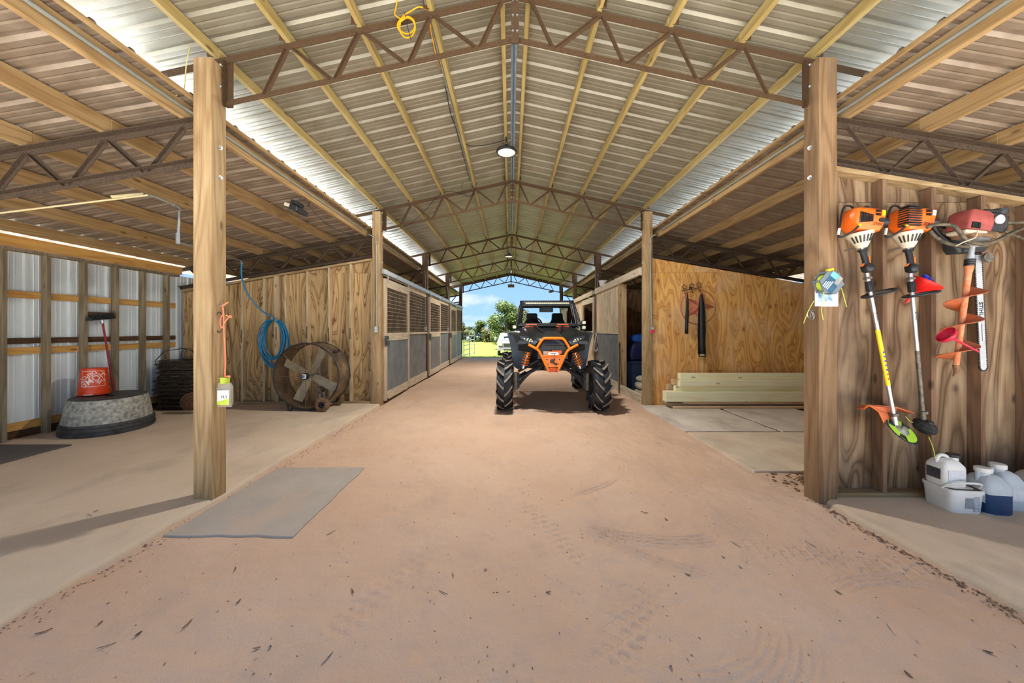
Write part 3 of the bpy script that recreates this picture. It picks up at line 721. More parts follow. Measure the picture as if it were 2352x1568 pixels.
for i, dn in ((2, 4), (3, 5)):
    ya, yb = PY[i]+.08, PY[i+1]-.08; ym = ya+1.68
    d = thing('door_%d' % dn, 'pale plywood sliding stall door with an open window%s' % (' next to the halter' if i == 2 else ' behind the buggy'), 'door', (2.44, ya, 0), kind='structure')
    L = 1.68
    for nm_, y0, y1, z0, z1 in (('stile', 0, .13, .06, 2.40), ('stile', L-.13, L, .06, 2.40), ('top_rail', .13, L-.13, 2.24, 2.40), ('middle_rail', .13, L-.13, 1.2, 1.38), ('bottom_rail', .13, L-.13, .06, .24)):
        rb_(nm_, y0, y1, z0, z1, m_railz if nm_ == 'stile' else m_railw, d)
    rb_('plywood_panel', .13, L-.13, .24, 1.2, m_plys, d, -.006, .006)
    w = thing('wall_stall', 'fixed plywood stall front %s' % ('beside the windowed door' if i == 2 else 'at the far end past the buggy'), 'stall front', (2.5, ym, 0), kind='structure')
    rb_('plywood_panel', 0, yb-ym, .2, 2.46, m_plys, w, -.007, .007); rb_('bottom_rail', 0, yb-ym, .0, .2, m_railw, w)
    track(2.44, ya-.05, yb, 'windowed stall' if i == 2 else 'last stall behind the buggy')
# ------------------------------------------------------------------ the lifted side-by-side buggy
UT = thing('side_by_side_buggy', 'lifted black off-road buggy with an orange bumper and huge lugged tyres', 'buggy', (.685, 6.18, 0), -2)
Ui = (Matrix.Translation((.685, 6.18, 0)) @ Matrix.Rotation(R(-2), 4, 'Z')).inverted()
def U(px, py, D): return Ui @ P(px, py, D)
m_glass = pm('windshield_glass', (.9, .93, .95, 1), rough=.06, var=.0, Transmission_Weight=1.0, IOR=1.05)
m_lens = pm('lamp_lens', srgb(228, 226, 190), rough=.25, var=.1, scale=40)
m_hlens = pm('headlight_lens', srgb(84, 100, 112), rough=.15, var=.2, scale=20)
m_rim = pm('wheel_rim_metal', srgb(70, 74, 78), rough=.4, metal=.6, var=.2)
m_seat = pm('seat_vinyl', srgb(52, 52, 56), rough=.6, var=.2)
m_hood = pm('hood_plastic', srgb(34, 36, 38), rough=.3, var=.25, scale=5)
m_orf = pm('orange_panel', srgb(232, 104, 44), rough=.4, var=.08)
def lug_mesh(s):
    b = MB(); n = 7; rings = []
    for i in range(n):
        u = i/(n-1); w = s*(.004+.134*u); th = .36*u**1.4+.0; hw = .068-.008*u; R0, R1 = .365-.02*u, .447-.012*u
        q = []
        for a, r in ((th-hw*1.25, R0), (th-hw*.8, R1), (th+hw*.8, R1), (th+hw*1.25, R0)): q.append((w, -r*math.cos(a), r*math.sin(a)))
        rings.append(q if s > 0 else q[::-1])
    b.loft(rings); o = b.build('tread_lug', m_rubber)
    o.data.materials.append(m_lug)
    for p in o.data.polygons:
        c = p.center
        if math.hypot(c.y, c.z) > .425: p.material_index = 1
    me = o.data; bpy.data.objects.remove(o); return me
LUG = {s: lug_mesh(s) for s in (-1, 1)}
def wheel(x, y, yaw, side):
    t = MB(); Mx = Matrix.Rotation(R(90), 4, 'Y')
    t.lathe([(.20,-.115),(.30,-.130),(.355,-.130),(.380,-.118),(.388,-.06),(.39,0),(.388,.06),(.380,.118),(.355,.130),(.30,.130),(.20,.115)], 40, Mx, cap=False)
    w = t.build('tyre', m_rubber, UT, smooth=50); w.location = (x, y, .44); w.rotation_euler = (0, 0, R(yaw))
    b = MB(); b.lathe([(.06,-.05),(.10,-.055),(.18,-.10),(.205,-.118),(.205,.118),(.18,.10),(.10,.055),(.06,.05)], 28, Mx, cap=False); b.lathe([(.10,-.045),(.10,.045)], 20, Mx); b.build('rim', m_rim, w, smooth=40)
    for i in range(12):
        for s in (-1, 1):
            o = bpy.data.objects.new('tread_lug', LUG[s]); COL.objects.link(o); o.parent = w; o.rotation_euler = (R(-i*30-(15 if s > 0 else 0)), 0, 0)
    return w
for s in (-1, 1):
    wheel(s*.815, 0, 0 if s < 0 else 3, s); wheel(s*.86, 2.42, 0, s)
    # portal hub on the inner face
    b = MB(); b.loft([rring(s*(.815-.185), .0, .04, .09, z, .03, 3) for z in (.36, .40, .58, .66)]); b.build('portal_gearbox', m_steelw, UT, smooth=40)
    b = MB(); b.cbox((s*(.815-.235), -.0, .52), (.04, .12, .26)); b.build('hub_carrier', m_blackm, UT, bevel=.012)
    # suspension arms
    for nm, pts, r in (('lower_arm', [(s*.17,-.12,.735),(s*.34,-.10,.70),(s*.58,-.03,.46)], .026), ('lower_arm', [(s*.16,.20,.73),(s*.36,.14,.66),(s*.57,.04,.44)], .026),
                       ('upper_arm', [(s*.22,-.05,.88),(s*.40,-.03,.78),(s*.58,0,.68)], .026), ('tie_rod', [(s*.15,-.18,.79),(s*.57,-.13,.56)], .014),
                       ('axle_shaft', [(s*.15,.03,.80),(s*.56,0,.58)], .02)):
        b = MB(); b.tube(spline(pts, 4), r, 8); b.build(nm, m_blackm, UT, smooth=40)
    b = MB(); b.tube([(s*(.44+.016*k), .02-.0*k, .655-.010*k) for k in range(9)], [.03+.014*(k % 2) for k in range(9)], 10); b.build('cv_boot', m_black, UT, smooth=30)
    # coil-over shock
    a0, a1 = Vector((s*.36, -.10, 1.17)), Vector((s*.50, -.10, .74)); d = a1-a0
    b = MB(); b.tube([a0, a1], .014, 8); b.tube([a0+d*.25, a0+d*.55], .026, 10); b.tube([a0+d*.86, a1], .03, 10); sh = b.build('shock_body', m_alu, UT, smooth=40)
    ex = d.normalized().orthogonal().normalized(); ey = d.normalized().cross(ex); hel = []
    for k in range(8*14+1):
        u = k/(8*14); a = u*8*2*PI; hel.append(a0+d*(.06+.80*u)+(ex*math.cos(a)+ey*math.sin(a))*(.048+.012*u))
    b = MB(); b.tube(hel, .0095, 6); b.build('coil_spring', m_orange, sh, smooth=60)
    # fender flare: tall plastic panel behind the wheel, wheel-arch lip over it
    b = MB(); pts = [(.80,1.36),(.745,1.395),(.60,1.36),(.47,1.26),(.42,1.05),(.44,.80),(.47,.705),(.60,.69),(.66,.72),(.70,.90),(.73,1.12)]
    Mf = Matrix(((s,0,0,0),(0,0,1,0),(0,1,0,0),(0,0,0,1)))
    b.prism(pts, .28, .36, Mf); b.build('fender_flare', m_fend, UT, bevel=.012, fix=True)
    b = MB()
    rr = []
    for k in range(9):
        u = k/8; yy = -.30+.62*u; zz = 1.20+.16*math.sin(min(1, u*1.3)*PI*.5)
        rr.append([(s*.44, yy, zz+.03), (s*(.56+.12*u), yy, zz+.035), (s*(.60+.18*u), yy, zz-.0), (s*(.58+.18*u), yy, zz-.03), (s*.44, yy, zz-.02)])
    b.loft(rr); b.build('wheel_arch', m_hood, UT, smooth=50, fix=True)
    b = MB(); b.box(min(s*.30, s*.62), max(s*.30, s*.62), .30, .34, .74, 1.22); b.build('wheel_well_liner', m_fend, UT)
    # rear suspension
    b = MB(); b.tube([(s*.2, 1.2, .72), (s*.62, 2.35, .48)], .03, 8); b.build('trailing_arm', m_blackm, UT, smooth=40)
    b = MB(); b.tube([(s*.2, 2.5, .74), (s*.66, 2.42, .5)], .018, 8); b.build('radius_rod', m_blackm, UT, smooth=40)
    b = MB(); b.tube([(s*.40, 2.1, 1.15), (s*.60, 2.3, .56)], [.05, .04], 10); b.build('rear_shock', m_orange, UT, smooth=40)
# hull and hood
b = MB(); b.loft([[(-.14,-.34,.73),(.14,-.34,.73),(.14,-.34,.80),(-.14,-.34,.80)], [(-.22,.1,.70),(.22,.1,.70),(.30,.1,1.1),(-.30,.1,1.1)], [(-.5,.5,.70),(.5,.5,.70),(.62,.5,1.2),(-.62,.5,1.2)], [(-.55,1.9,.70),(.55,1.9,.70),(.66,1.9,1.15),(-.66,1.9,1.15)], [(-.42,2.75,.85),(.42,2.75,.85),(.55,2.75,1.2),(-.55,2.75,1.2)]], cap=True)
b.build('chassis_tub', m_black, UT, fix=True)
def hsec(y, hw, zt, zb, dip=0):
    L = [(0, zt-dip), (hw*.28, zt-dip), (hw*.42, zt), (hw*.72, zt-.012), (hw*.93, zt-.06), (hw, zt-.13), (hw*.9, zb)]
    return [(x, y, z) for x, z in L]+[(-x, y, z) for x, z in L[:0:-1]]
b = MB(); b.loft([hsec(-.40,.20,1.255,1.16), hsec(-.34,.33,1.29,1.14), hsec(-.15,.52,1.345,1.13,.006), hsec(.15,.60,1.40,1.12,.016), hsec(.45,.63,1.455,1.12,.03), hsec(.72,.62,1.49,1.15,.035)]); b.build('hood', m_hood, UT, smooth=35, fix=True)
b = MB(); b.loft([[(-.20,-.37,1.272),(.20,-.37,1.272),(.12,-.05,1.372),(-.12,-.05,1.372)],[(-.17,-.36,1.298),(.17,-.36,1.298),(.10,-.05,1.392),(-.10,-.05,1.392)]]); b.build('hood_scoop', m_black, UT, fix=True)
for s in (-1, 1):
    b = MB(); b.bar((s*.16, .0, 1.40), (s*.27, .66, 1.50), .03, .02); b.build('hood_rib', m_black, UT)
    # headlights
    q = [(s*.25,-.36,1.225),(s*.30,-.365,1.165),(s*.51,-.245,1.205),(s*.56,-.20,1.315),(s*.42,-.30,1.295)]
    b = MB(); b.loft([[Vector(p)+Vector((0,-.02,0)) for p in q], [Vector(p)+Vector((0,.10,.0)) for p in q]]); hl = b.build('headlight', m_hlens, UT, fix=True)
    for k, (u, v) in enumerate(((.25,.35),(.42,.30),(.6,.45),(.35,.62),(.55,.68),(.8,.6))):
        x_, z_ = .29+.23*u, 1.185+.085*v+.035*u; y_ = -.392+.17*max(0, u-.1)
        b = MB(); b.lathe([(.014,0),(.014,.012),(.006,.016)], 10, Matrix.Translation((s*x_, y_-.0, z_)) @ Matrix.Rotation(R(90), 4, 'X')); b.build('led_lens', m_lens, hl, smooth=40)
    b = MB(); b.loft([[(s*.30,-.30,1.15),(s*.57,-.12,1.19),(s*.585,-.05,1.06),(s*.36,-.24,1.02)], [(s*.30,-.22,1.15),(s*.57,-.05,1.19),(s*.585,.02,1.06),(s*.36,-.16,1.02)]]); b.build('front_cowl', m_hood, UT, fix=True)
    b = MB(); b.loft([[(s*.62,.2,1.2),(s*.66,.2,1.36),(s*.62,.2,1.42)],[(s*.68,.9,1.0),(s*.73,.9,1.32),(s*.66,.9,1.42)],[(s*.69,1.9,1.0),(s*.72,1.9,1.34),(s*.66,1.9,1.40)],[(s*.62,2.7,1.1),(s*.66,2.7,1.42),(s*.6,2.7,1.44)]]); b.build('side_panel', m_hood, UT, smooth=40, fix=True)
    b = MB(); b.loft([[(s*.60,1.95,1.24),(s*.95,2.0,1.22),(s*.96,2.6,1.20),(s*.60,2.75,1.30)],[(s*.60,1.95,1.30),(s*.95,2.0,1.26),(s*.96,2.6,1.24),(s*.60,2.75,1.36)]]); b.build('rear_fender', m_fend, UT, fix=True)
# front grille box behind the bumper
b = MB(); b.box(-.25, .25, -.34, -.2, .93, 1.20); b.build('radiator', m_blackm, UT)
b = MB()
for k in range(6): b.box(-.25, .25, -.352, -.346, .955+k*.046, .961+k*.046)
for k in range(9): b.box(-.241+k*.06, -.237+k*.06, -.352, -.346, .93, 1.20)
b.build('grille_wires', m_steelw, UT)
b = MB(); b.box(-.16, -.03, -.375, -.352, 1.0, 1.06); b.build('plate_tag', m_white, UT)
b = MB(); b.box(-.02, .14, -.39, -.352, 1.015, 1.075); b.build('winch_label', m_orf, UT)
# bumper: welded orange tube
BT = .0225
def tb(nm, pts, r=BT, k=5):
    b = MB(); b.tube(spline([Vector(p) for p in pts], k), r, 10); return b.build(nm, m_orange, UT, smooth=50)
yb_ = -.42
tb('bumper_top_hoop', [(-.275,yb_,1.105),(-.20,yb_,1.225),(-.165,yb_,1.262),(-.12,yb_,1.275),(.12,yb_,1.275),(.165,yb_,1.262),(.20,yb_,1.225),(.275,yb_,1.105)])
for s in (-1, 1):
    tb('bumper_wing', [(s*.40,yb_+.02,1.165),(s*.32,yb_,1.125),(s*.245,yb_,1.075),(s*.20,yb_,1.00),(s*.135,yb_,.86),(s*.075,yb_,.735)])
    b = MB(); b.tube([(s*.41,yb_+.02,1.17),(s*.40,yb_+.02,1.165)], .024, 10); b.build('end_cap', m_orange, UT)
    tb('bumper_strut', [(s*.20,yb_,.99),(s*.2,-.2,.99)], .016, 2)
tb('bumper_crossbar', [(-.19,yb_,.98),(.19,yb_,.98)], .018, 2)
b = MB(); b.prism([(-.11,.985),(.11,.985),(.09,1.06),(-.09,1.06)], -.43, -.415, Matrix(((1,0,0,0),(0,0,1,0),(0,1,0,0),(0,0,0,1)))); b.build('winch_plate', m_orange, UT, fix=True)
b = MB(); b.prism([(-.165,.965),(.165,.965),(.17,.90),(.09,.80),(-.09,.80),(-.17,.90)], -.428, -.416, Matrix(((1,0,0,0),(0,0,1,0),(0,1,0,0),(0,0,0,1)))); sk = b.build('skid_plate', m_orange, UT, fix=True)
for s in (-1, 1):
    for z, x_, rr in ((.925,.105,.013), (.885,.115,.006), (.85,.085,.010)):
        b = MB(); b.lathe([(rr,0),(rr,.004)], 12, Matrix.Translation((s*x_, -.428, z)) @ Matrix.Rotation(R(90), 4, 'X')); b.build('cut_out', m_black, sk)
for z, a, c in ((.918,-.035,.03), (.89,-.04,.0), (.868,-.035,.03)):
    b = MB(); b.box(a, c, -.432, -.428, z-.008, z+.008); b.build('cut_out', m_black, sk)
b = MB(); b.box(-.052, -.03, -.432, -.428, .87, .92); b.build('cut_out', m_black, sk)
b = MB(); b.prism([(-.075,.715),(.075,.715),(.06,.79),(-.06,.79)], -.425, -.412, Matrix(((1,0,0,0),(0,0,1,0),(0,1,0,0),(0,0,0,1)))); b.build('tow_plate', pm('faded_orange', srgb(226,96,50), var=.2, scale=30), UT, fix=True)
b = MB(); b.loft([rring(0, 1.022, .085, .022, z, .02, 4) for z in (.432, .445)]); b.xf(Matrix(((1,0,0,0),(0,0,-1,0),(0,1,0,0),(0,0,0,1)))); fa = b.build('fairlead', m_alu, UT, smooth=40, fix=True)
b = MB(); b.box(-.05, .05, -.449, -.444, 1.015, 1.029); b.build('slot', m_black, fa)
b = MB(); b.tube([(.02,-.45,1.02),(.022,-.46,.98),(.02,-.455,.93)], .006, 6); b.build('winch_rope', m_orf, UT)
b = MB(); b.tube(spline([(.02,-.455,.935),(.0,-.46,.90),(.02,-.46,.86),(.05,-.46,.845),(.05,-.46,.87)], 5), .011, 8); b.build('winch_hook', m_black, UT, smooth=50)
# roll cage
def cg(pts, nm='cage_tube', r=.024): b = MB(); b.tube(spline(pts, 5), r, 10); return b.build(nm, m_black, UT, smooth=50)
for s in (-1, 1):
    cg([(s*.64,.62,1.42),(s*.60,.78,1.66),(s*.545,.92,1.90),(s*.53,1.02,1.965),(s*.53,1.2,1.985),(s*.55,1.85,1.985),(s*.57,2.0,1.93),(s*.62,2.25,1.42)])
    cg([(s*.57,1.85,1.95),(s*.64,1.75,1.55),(s*.66,1.7,1.2)])
    b = MB(); b.loft([[(s*.60,.66,1.44),(s*.565,.70,1.44),(s*.53,.72,1.44)],[(s*.545,.90,1.92),(s*.51,.93,1.92),(s*.48,.94,1.92)]], closed=False, cap=False); b.build('pillar_cover', m_black, UT)
cg([(-.53,1.0,1.965),(.53,1.0,1.965)], 'cage_crossbar'); cg([(-.57,1.95,1.95),(.57,1.95,1.95)], 'cage_crossbar'); cg([(-.60,.72,1.50),(.60,.72,1.50)], 'dash_bar')
b = MB(); b.loft([rring(0, 1.42, .56, .46, z, .1, 4) for z in (1.99, 2.02)]); b.build('roof_panel', m_black, UT, smooth=40)
b = MB(); b.box(-.49, .49, .90, .96, 1.90, 1.985); lb = b.build('light_bar', m_black, UT, bevel=.008)
for k in range(24):
    b = MB(); b.box(-.44+k*.0367, -.44+k*.0367+.031, .888, .901, 1.945, 1.97); b.build('led_cell', m_lens, lb)
b = MB(); b.loft([[(-.56,.745,1.53),(.56,.745,1.53),(.50,.925,1.90),(-.50,.925,1.90)],[(-.56,.751,1.53),(.56,.751,1.53),(.50,.931,1.90),(-.50,.931,1.90)]]); b.build('windshield', m_glass, UT, fix=True)
b = MB(); b.bar((-.56,.74,1.535),(.56,.74,1.535), .02, .03); b.build('windshield_frame', m_black, UT)
# dash, orange panels, wheel, mirror, seats
b = MB(); b.loft([[(-.58,.85,1.3),(.58,.85,1.3),(.58,.80,1.50),(-.58,.80,1.50)],[(-.58,1.05,1.3),(.58,1.05,1.3),(.58,1.0,1.47),(-.58,1.0,1.47)]]); b.build('dashboard', m_black, UT, fix=True)
for x0, x1 in ((-.46,-.20), (.15,.42)):
    b = MB(); b.prism([(x0,1.475),(x1,1.475),(x1-.03,1.535),(x0+.03,1.535)], .70, .715, Matrix(((1,0,0,0),(0,0,1,0),(0,1,0,0),(0,0,0,1)))); q = b.build('dash_panel', m_orf, UT, fix=True)
    b = MB(); b.prism([(x0+.06,1.49),(x0+.19,1.49),(x0+.205,1.515),(x0+.075,1.515)], .697, .7005, Matrix(((1,0,0,0),(0,0,1,0),(0,1,0,0),(0,0,0,1)))); b.build('panel_mark', m_black, q, fix=True)
b = MB(); b.tube([(-.27+.17*math.cos(a), 1.12-.05*math.sin(a), 1.52+.15*math.sin(a)) for a in np.linspace(0, 2*PI, 25)[:-1]], .015, 8, closed=True); b.build('steering_wheel', m_black, UT, smooth=60)
b = MB(); b.loft([rring(-.02, .98, .14, .02, z, .02, 3) for z in (1.78, 1.80, 1.86, 1.875)]); b.build('rear_mirror', m_black, UT, smooth=40)
for x_ in (-.29, .29):
    b = MB(); b.loft([[(x_+dx*w, y_+dy, z_) for dx, dy in ((-1,-.05),(1,-.05),(1,.07),(-1,.07))] for y_, z_, w in ((1.55,1.05,.23),(1.68,1.30,.24),(1.76,1.50,.22),(1.80,1.62,.15),(1.82,1.66,.13),(1.84,1.80,.12))]); b.build('seat_back', m_seat, UT, bevel=.03, fix=True)
    b = MB(); b.cbox((x_, 1.35, 1.0), (.46, .5, .14)); b.build('seat_cushion', m_seat, UT, bevel=.04)
# pod lights on the pillars
for s, zz in ((1, 1.555), (1, 1.46), (-1, 1.47)):
    b = MB(); b.cbox((s*.66, .50, zz), (.085, .07, .075)); q = b.build('pod_light', m_black, UT, bevel=.01)
    b = MB(); b.box(s*.66-.032, s*.66+.032, .461, .466, zz-.026, zz+.026); b.build('lens', m_lens, q)
for s in (-1, 1): b = MB(); b.tube([(s*.60,.66,1.5),(s*.66,.54,1.51)], .012, 6); b.build('pod_bracket', m_black, UT)
b = MB(); b.tube([(-.585,.60,1.47),(-.66,.55,1.5)], .01, 6); b.build('pod_bracket', m_black, UT)

# ------------------------------------------------------------------ pickup beyond the barn
TK = thing('pickup_truck', 'white pickup truck parked on the grass behind the buggy', 'truck', (-.16, 30.0, -.80), 2)
m_paint = pm('truck_paint', srgb(120, 118, 114), rough=.35, var=.04)
m_chr = pm('truck_chrome', srgb(150, 146, 138), rough=.35, metal=.6, var=.1)
m_tglass = pm('truck_glass', srgb(92, 104, 104), rough=.1, var=.1)
def tsec(y, hw, zt, zb): return [(-hw,y,zb),(-hw,y,zt-.10),(-hw+.07,y,zt-.02),(-hw*.5,y,zt),(hw*.5,y,zt),(hw-.07,y,zt-.02),(hw,y,zt-.10),(hw,y,zb)]
b = MB(); b.loft([tsec(0,.92,1.12,.62), tsec(.12,.97,1.20,.56), tsec(1.2,.99,1.30,.52), tsec(1.35,.99,1.30,.50), tsec(5.6,.99,1.26,.5)]); b.build('body', m_paint, TK, smooth=35, fix=True)
b = MB(); b.loft([[(-.90,1.25,1.28),(.90,1.25,1.28),(.92,3.5,1.28),(-.92,3.5,1.28)],[(-.72,1.95,1.88),(.72,1.95,1.88),(.74,3.3,1.90),(-.74,3.3,1.90)],[(-.66,2.1,1.95),(.66,2.1,1.95),(.68,3.2,1.95),(-.68,3.2,1.95)]]); b.build('cab', m_paint, TK, bevel=.03, fix=True)
b = MB(); b.loft([[(-.80,1.285,1.33),(.80,1.285,1.33),(.67,1.90,1.84),(-.67,1.90,1.84)],[(-.80,1.27,1.34),(.80,1.27,1.34),(.67,1.885,1.85),(-.67,1.885,1.85)]]); b.build('windshield', m_tglass, TK, fix=True)
b = MB(); b.box(-.52, .52, -.04, .05, .72, 1.12); gr = b.build('grille', m_chr, TK, bevel=.03)
for k in range(3): b = MB(); b.box(-.46, .46, -.05, -.03, .77+k*.105, .85+k*.105); b.build('grille_slot', m_black, gr)
for s in (-1, 1):
    b = MB(); b.cbox((s*.73, -.01, .98), (.34, .1, .22)); b.build('headlamp', m_lens, TK, bevel=.04)
    b = MB(); b.cbox((s*1.16, 1.25, 1.42), (.2, .12, .3)); b.build('side_mirror', m_paint, TK, bevel=.04)
    b = MB(); b.bar((s*.93, 1.3, 1.38), (s*1.08, 1.25, 1.38), .06, .04); b.build('mirror_arm', m_black, TK)
    for y_ in (.85, 4.4):
        b = MB(); b.lathe([(.2,-.13),(.37,-.13),(.40,-.09),(.40,.09),(.37,.13),(.2,.13)], 28, Matrix.Translation((s*.85, y_, .40)) @ Matrix.Rotation(R(90), 4, 'Y')); b.build('wheel', m_rubber, TK, smooth=40)
b = MB(); b.loft([rring(0, -.02, 1.0, .12, z, .1, 4) for z in (.46, .50, .66, .70)]); b.build('bumper', m_paint, TK, smooth=40)
b = MB(); b.box(-.45, .45, -.155, -.10, .50, .58); b.build('bumper_intake', m_black, TK)

# ------------------------------------------------------------------ trees
def leaf_mat(n, c):
    return pm(n, c, rough=.65, var=.3, scale=1.5, spec=.2)
m_leaf = leaf_mat('leaf_green', srgb(76, 92, 38)); m_leafd = leaf_mat('leaf_dark', srgb(52, 68, 36)); m_leafo = leaf_mat('leaf_olive', srgb(84, 82, 42))
m_bark = pm('bark', srgb(96, 80, 64), rough=.9, var=.3, scale=14)
def crown_mesh(name, blobs, n, size, seed, mat):
    r = np.random.default_rng(seed); b = MB(); tot = sum(q[3]**2 for q in blobs)
    for cx, cy, cz, rad in blobs:
        k = int(n*rad*rad/tot)
        d = r.normal(size=(k, 3)); d /= np.linalg.norm(d, axis=1)[:, None]
        rr = rad*(.55+.5*r.random(k)**.6); c = np.array((cx, cy, cz))+d*rr[:, None]*(1, 1, .85)
        a = r.normal(size=(k, 3)); a /= np.linalg.norm(a, axis=1)[:, None]; bb = np.cross(a, d); bb /= np.linalg.norm(bb, axis=1)[:, None]+1e-9
        s_ = size*(.6+.8*r.random(k))
        for i in range(k):
            p, u, v = c[i], a[i]*s_[i], bb[i]*s_[i]*.6
            b.add([p-u, p+v, p+u, p-v], [(0,1,2,3)])
    return b
def blobs(h, w, n, seed, base=.3):
    r = random.Random(seed); o = []
    for i in range(n):
        u = r.random(); z = h*(base+(1-base)*u*.92); k = math.sin(PI*(.18+.74*u))*w*.62
        a = r.random()*6.28; o.append((math.cos(a)*k*r.random()**.5, math.sin(a)*k*r.random()**.5, z, w*r.uniform(.22, .36)))
    return o
def tree(label, loc, h, w, n, size, seed, mat, nb=16, base=.25, name='tree'):
    t = thing(name, label, 'tree', loc)
    b = MB(); b.tube(spline([(0,0,-.3),(.05,0,h*.3),(-.05,.05,h*.6),(0,0,h*.85)], 3), [w*.07]*4+[w*.05]*3+[w*.03]*3, 8); b.build('trunk', m_bark, t, smooth=50)
    bl = blobs(h, w, nb, seed, base)
    for i, q in enumerate(bl[:6]): b = MB(); b.tube([(0,0,h*.3+.05*i*h), (q[0]*.8, q[1]*.8, q[2])], [w*.03, w*.012], 5); b.build('branch', m_bark, t)
    o = crown_mesh('crown', bl, n, size, seed, mat).build('crown', mat, t); return t
D = 46; zl = float(lawn_z(np.array(0.), np.array(46.)))
tree('broad leafy green tree standing alone on the lawn behind the truck', (-.55, 46, zl), 6.1, 3.3, 15000, .085, 3, m_leaf, 30, .10)
tree('olive leafed tree touching the lone green tree', (1.2, 48, zl), 5.6, 3.0, 11000, .085, 8, m_leafo, 22, .12)
kinds = [('dark rounded wood tree', m_leafd), ('mid green wood tree', m_leaf), ('olive wood tree', m_leafo)]
wl_ = ['right beside the barn post gap', 'with a pointed top', 'low and wide', 'with pale leaves', 'hidden behind the truck', 'behind the lone tree', 'seen through the buggy cage', 'next to the open gate', 'at the edge of the wood']
protos = []
for k in range(6):
    mt = kinds[k % 3][1]
    protos.append((crown_mesh('crown', blobs(1.0, .62, 14, 40+k, .02), 5000, .024, 50+k, mt).build('crown', mt), kinds[k % 3][0]))
for o, _ in protos: COL.objects.unlink(o)
xs = np.linspace(-18, 18, 16)
for i, x_ in enumerate(xs):
    y_ = 96+random.uniform(-5, 12); z_ = float(lawn_z(np.array(0.), np.array(y_))); o, kn = protos[i % 6]
    t = thing('wood_tree', kn+' in the far tree line behind the field', 'tree', (x_+random.uniform(-.8,.8), y_, z_), random.uniform(0, 360), group='far tree line')
    c = o.copy(); COL.objects.link(c); c.parent = t; h = random.uniform(4.6, 6.4); c.scale = (h*1.25, h*1.25, h)
    b = MB(); b.tube([(0,0,-.2),(0,0,h*.6)], [.2,.1], 6); b.build('trunk', m_bark, t)
# open pipe gate at the far end
GT = thing('pipe_gate', 'open galvanised pipe gate at the far end of the stalls', 'gate', (-2.42, 17.85, 0), -6)
for z_ in (.12, .38, .62, .86, 1.1, 1.34): b = MB(); b.tube([(0,0,z_),(0,2.6,z_)], .02, 8); b.build('rail', m_galv, GT, smooth=50)
for y_ in (0, 1.3, 2.6): b = MB(); b.tube([(0,y_,-.01 if y_ == 1.3 else .02),(0,y_,1.36)], .02, 8); b.build('upright', m_galv, GT, smooth=50)
# ------------------------------------------------------------------ fan bay
m_drum = pm('drum_dusty_black', srgb(70, 60, 52), rough=.6, metal=.3, var=.4, scale=4, col2=srgb(150, 128, 98))
m_blade = pm('fan_blade_metal', srgb(176, 166, 140), rough=.5, metal=.3, var=.15, scale=9)
m_brown = pm('rusty_brown', srgb(136, 104, 72), rough=.8, var=.3, scale=20)
FN = thing('barrel_fan', 'large black barrel fan with four grey blades on two small wheels', 'fan', (-3.49, 6.08, .04))
RF, ZF = .555, .592
ring = lambda r, y, z0=ZF, n=48: [(r*math.cos(a), y, z0+r*math.sin(a)) for a in np.linspace(0, 2*PI, n+1)[:-1]]
b = MB()
b.loft([ring(RF, y) for y in (-.20, -.07, .07, .20)], cap=False); b.loft([ring(RF-.006, y) for y in (.20, .07, -.07, -.20)], cap=False); b.build('drum', m_drum, FN, smooth=40)
for y in (-.20, .20): b = MB(); b.tube(ring(RF, y), .012, 8, closed=True); b.build('rim_ring', m_black, FN, smooth=60)
for y, nm in ((-.205, 'front_grille'), (.205, 'rear_grille')):
    b = MB()
    for k in range(1, 28): b.tube(ring(RF*k/28, y, n=36), .0011, 3, closed=True)
    for k in range(90): a = k*PI/45; b.tube([((.06 if k % 3 == 0 else .25)*math.cos(a), y, ZF+(.06 if k % 3 == 0 else .25)*math.sin(a)), (RF*math.cos(a), y, ZF+RF*math.sin(a))], .0009, 3)
    b.build(nm, m_brown, FN)
for k in range(8): a = k*PI/4; b = MB(); b.tube([(.07*math.cos(a), -.212, ZF+.07*math.sin(a)), (RF*math.cos(a), -.212, ZF+RF*math.sin(a))], .0035, 5); b.build('grille_spoke', m_brown, FN)
for k in range(4):
    a = R(63+90*k); ca, sa = math.cos(a), math.sin(a); b = MB(); rings = []
    for r_, w_, tw in ((.05,.10,.34), (.20,.135,.30), (.38,.15,.26), (.49,.15,.24)):
        q = []
        for sx_, th in ((-1,.003),(1,.003),(1,-.003),(-1,-.003)):
            o = sx_*w_/2; q.append((r_*ca-o*math.cos(tw)*sa, -.06+o*math.sin(tw)+th, ZF+r_*sa+o*math.cos(tw)*ca))
        rings.append(q)
    b.loft(rings); b.build('blade', m_blade, FN, fix=True)
b = MB(); b.lathe([(.055,0),(.055,.05),(.045,.065)], 24, Matrix.Translation((0,-.185,ZF)) @ Matrix.Rotation(R(90), 4, 'X')); hb = b.build('hub_cap', m_black, FN, smooth=40)
b = MB(); b.box(-.028, .032, -.253, -.2505, ZF-.035, ZF+.04); b.build('hub_sticker', m_white, hb)
b = MB(); b.box(-.024, .010, -.255, -.253, ZF-.02, ZF+.025); b.build('sticker_print', pm('sticker_blue', srgb(60,130,200)), hb)
b = MB(); b.tube([(0,-.19,ZF),(0,.18,ZF)], .02, 10); b.build('shaft', m_galv, FN)
for x_ in (.06, .14): b = MB(); b.box(x_-.016, x_+.016, .12, .15, ZF-.53, ZF+.5 if x_ < .1 else ZF-.1); b.build('mount_channel', m_galv, FN)
b = MB(); b.lathe([(.05,-.08),(.06,-.06),(.06,.06),(.05,.08)], 16, Matrix.Translation((.10,.06,ZF-.27)) @ Matrix.Rotation(R(90), 4, 'X')); b.build('motor', m_steelw, FN, smooth=40)
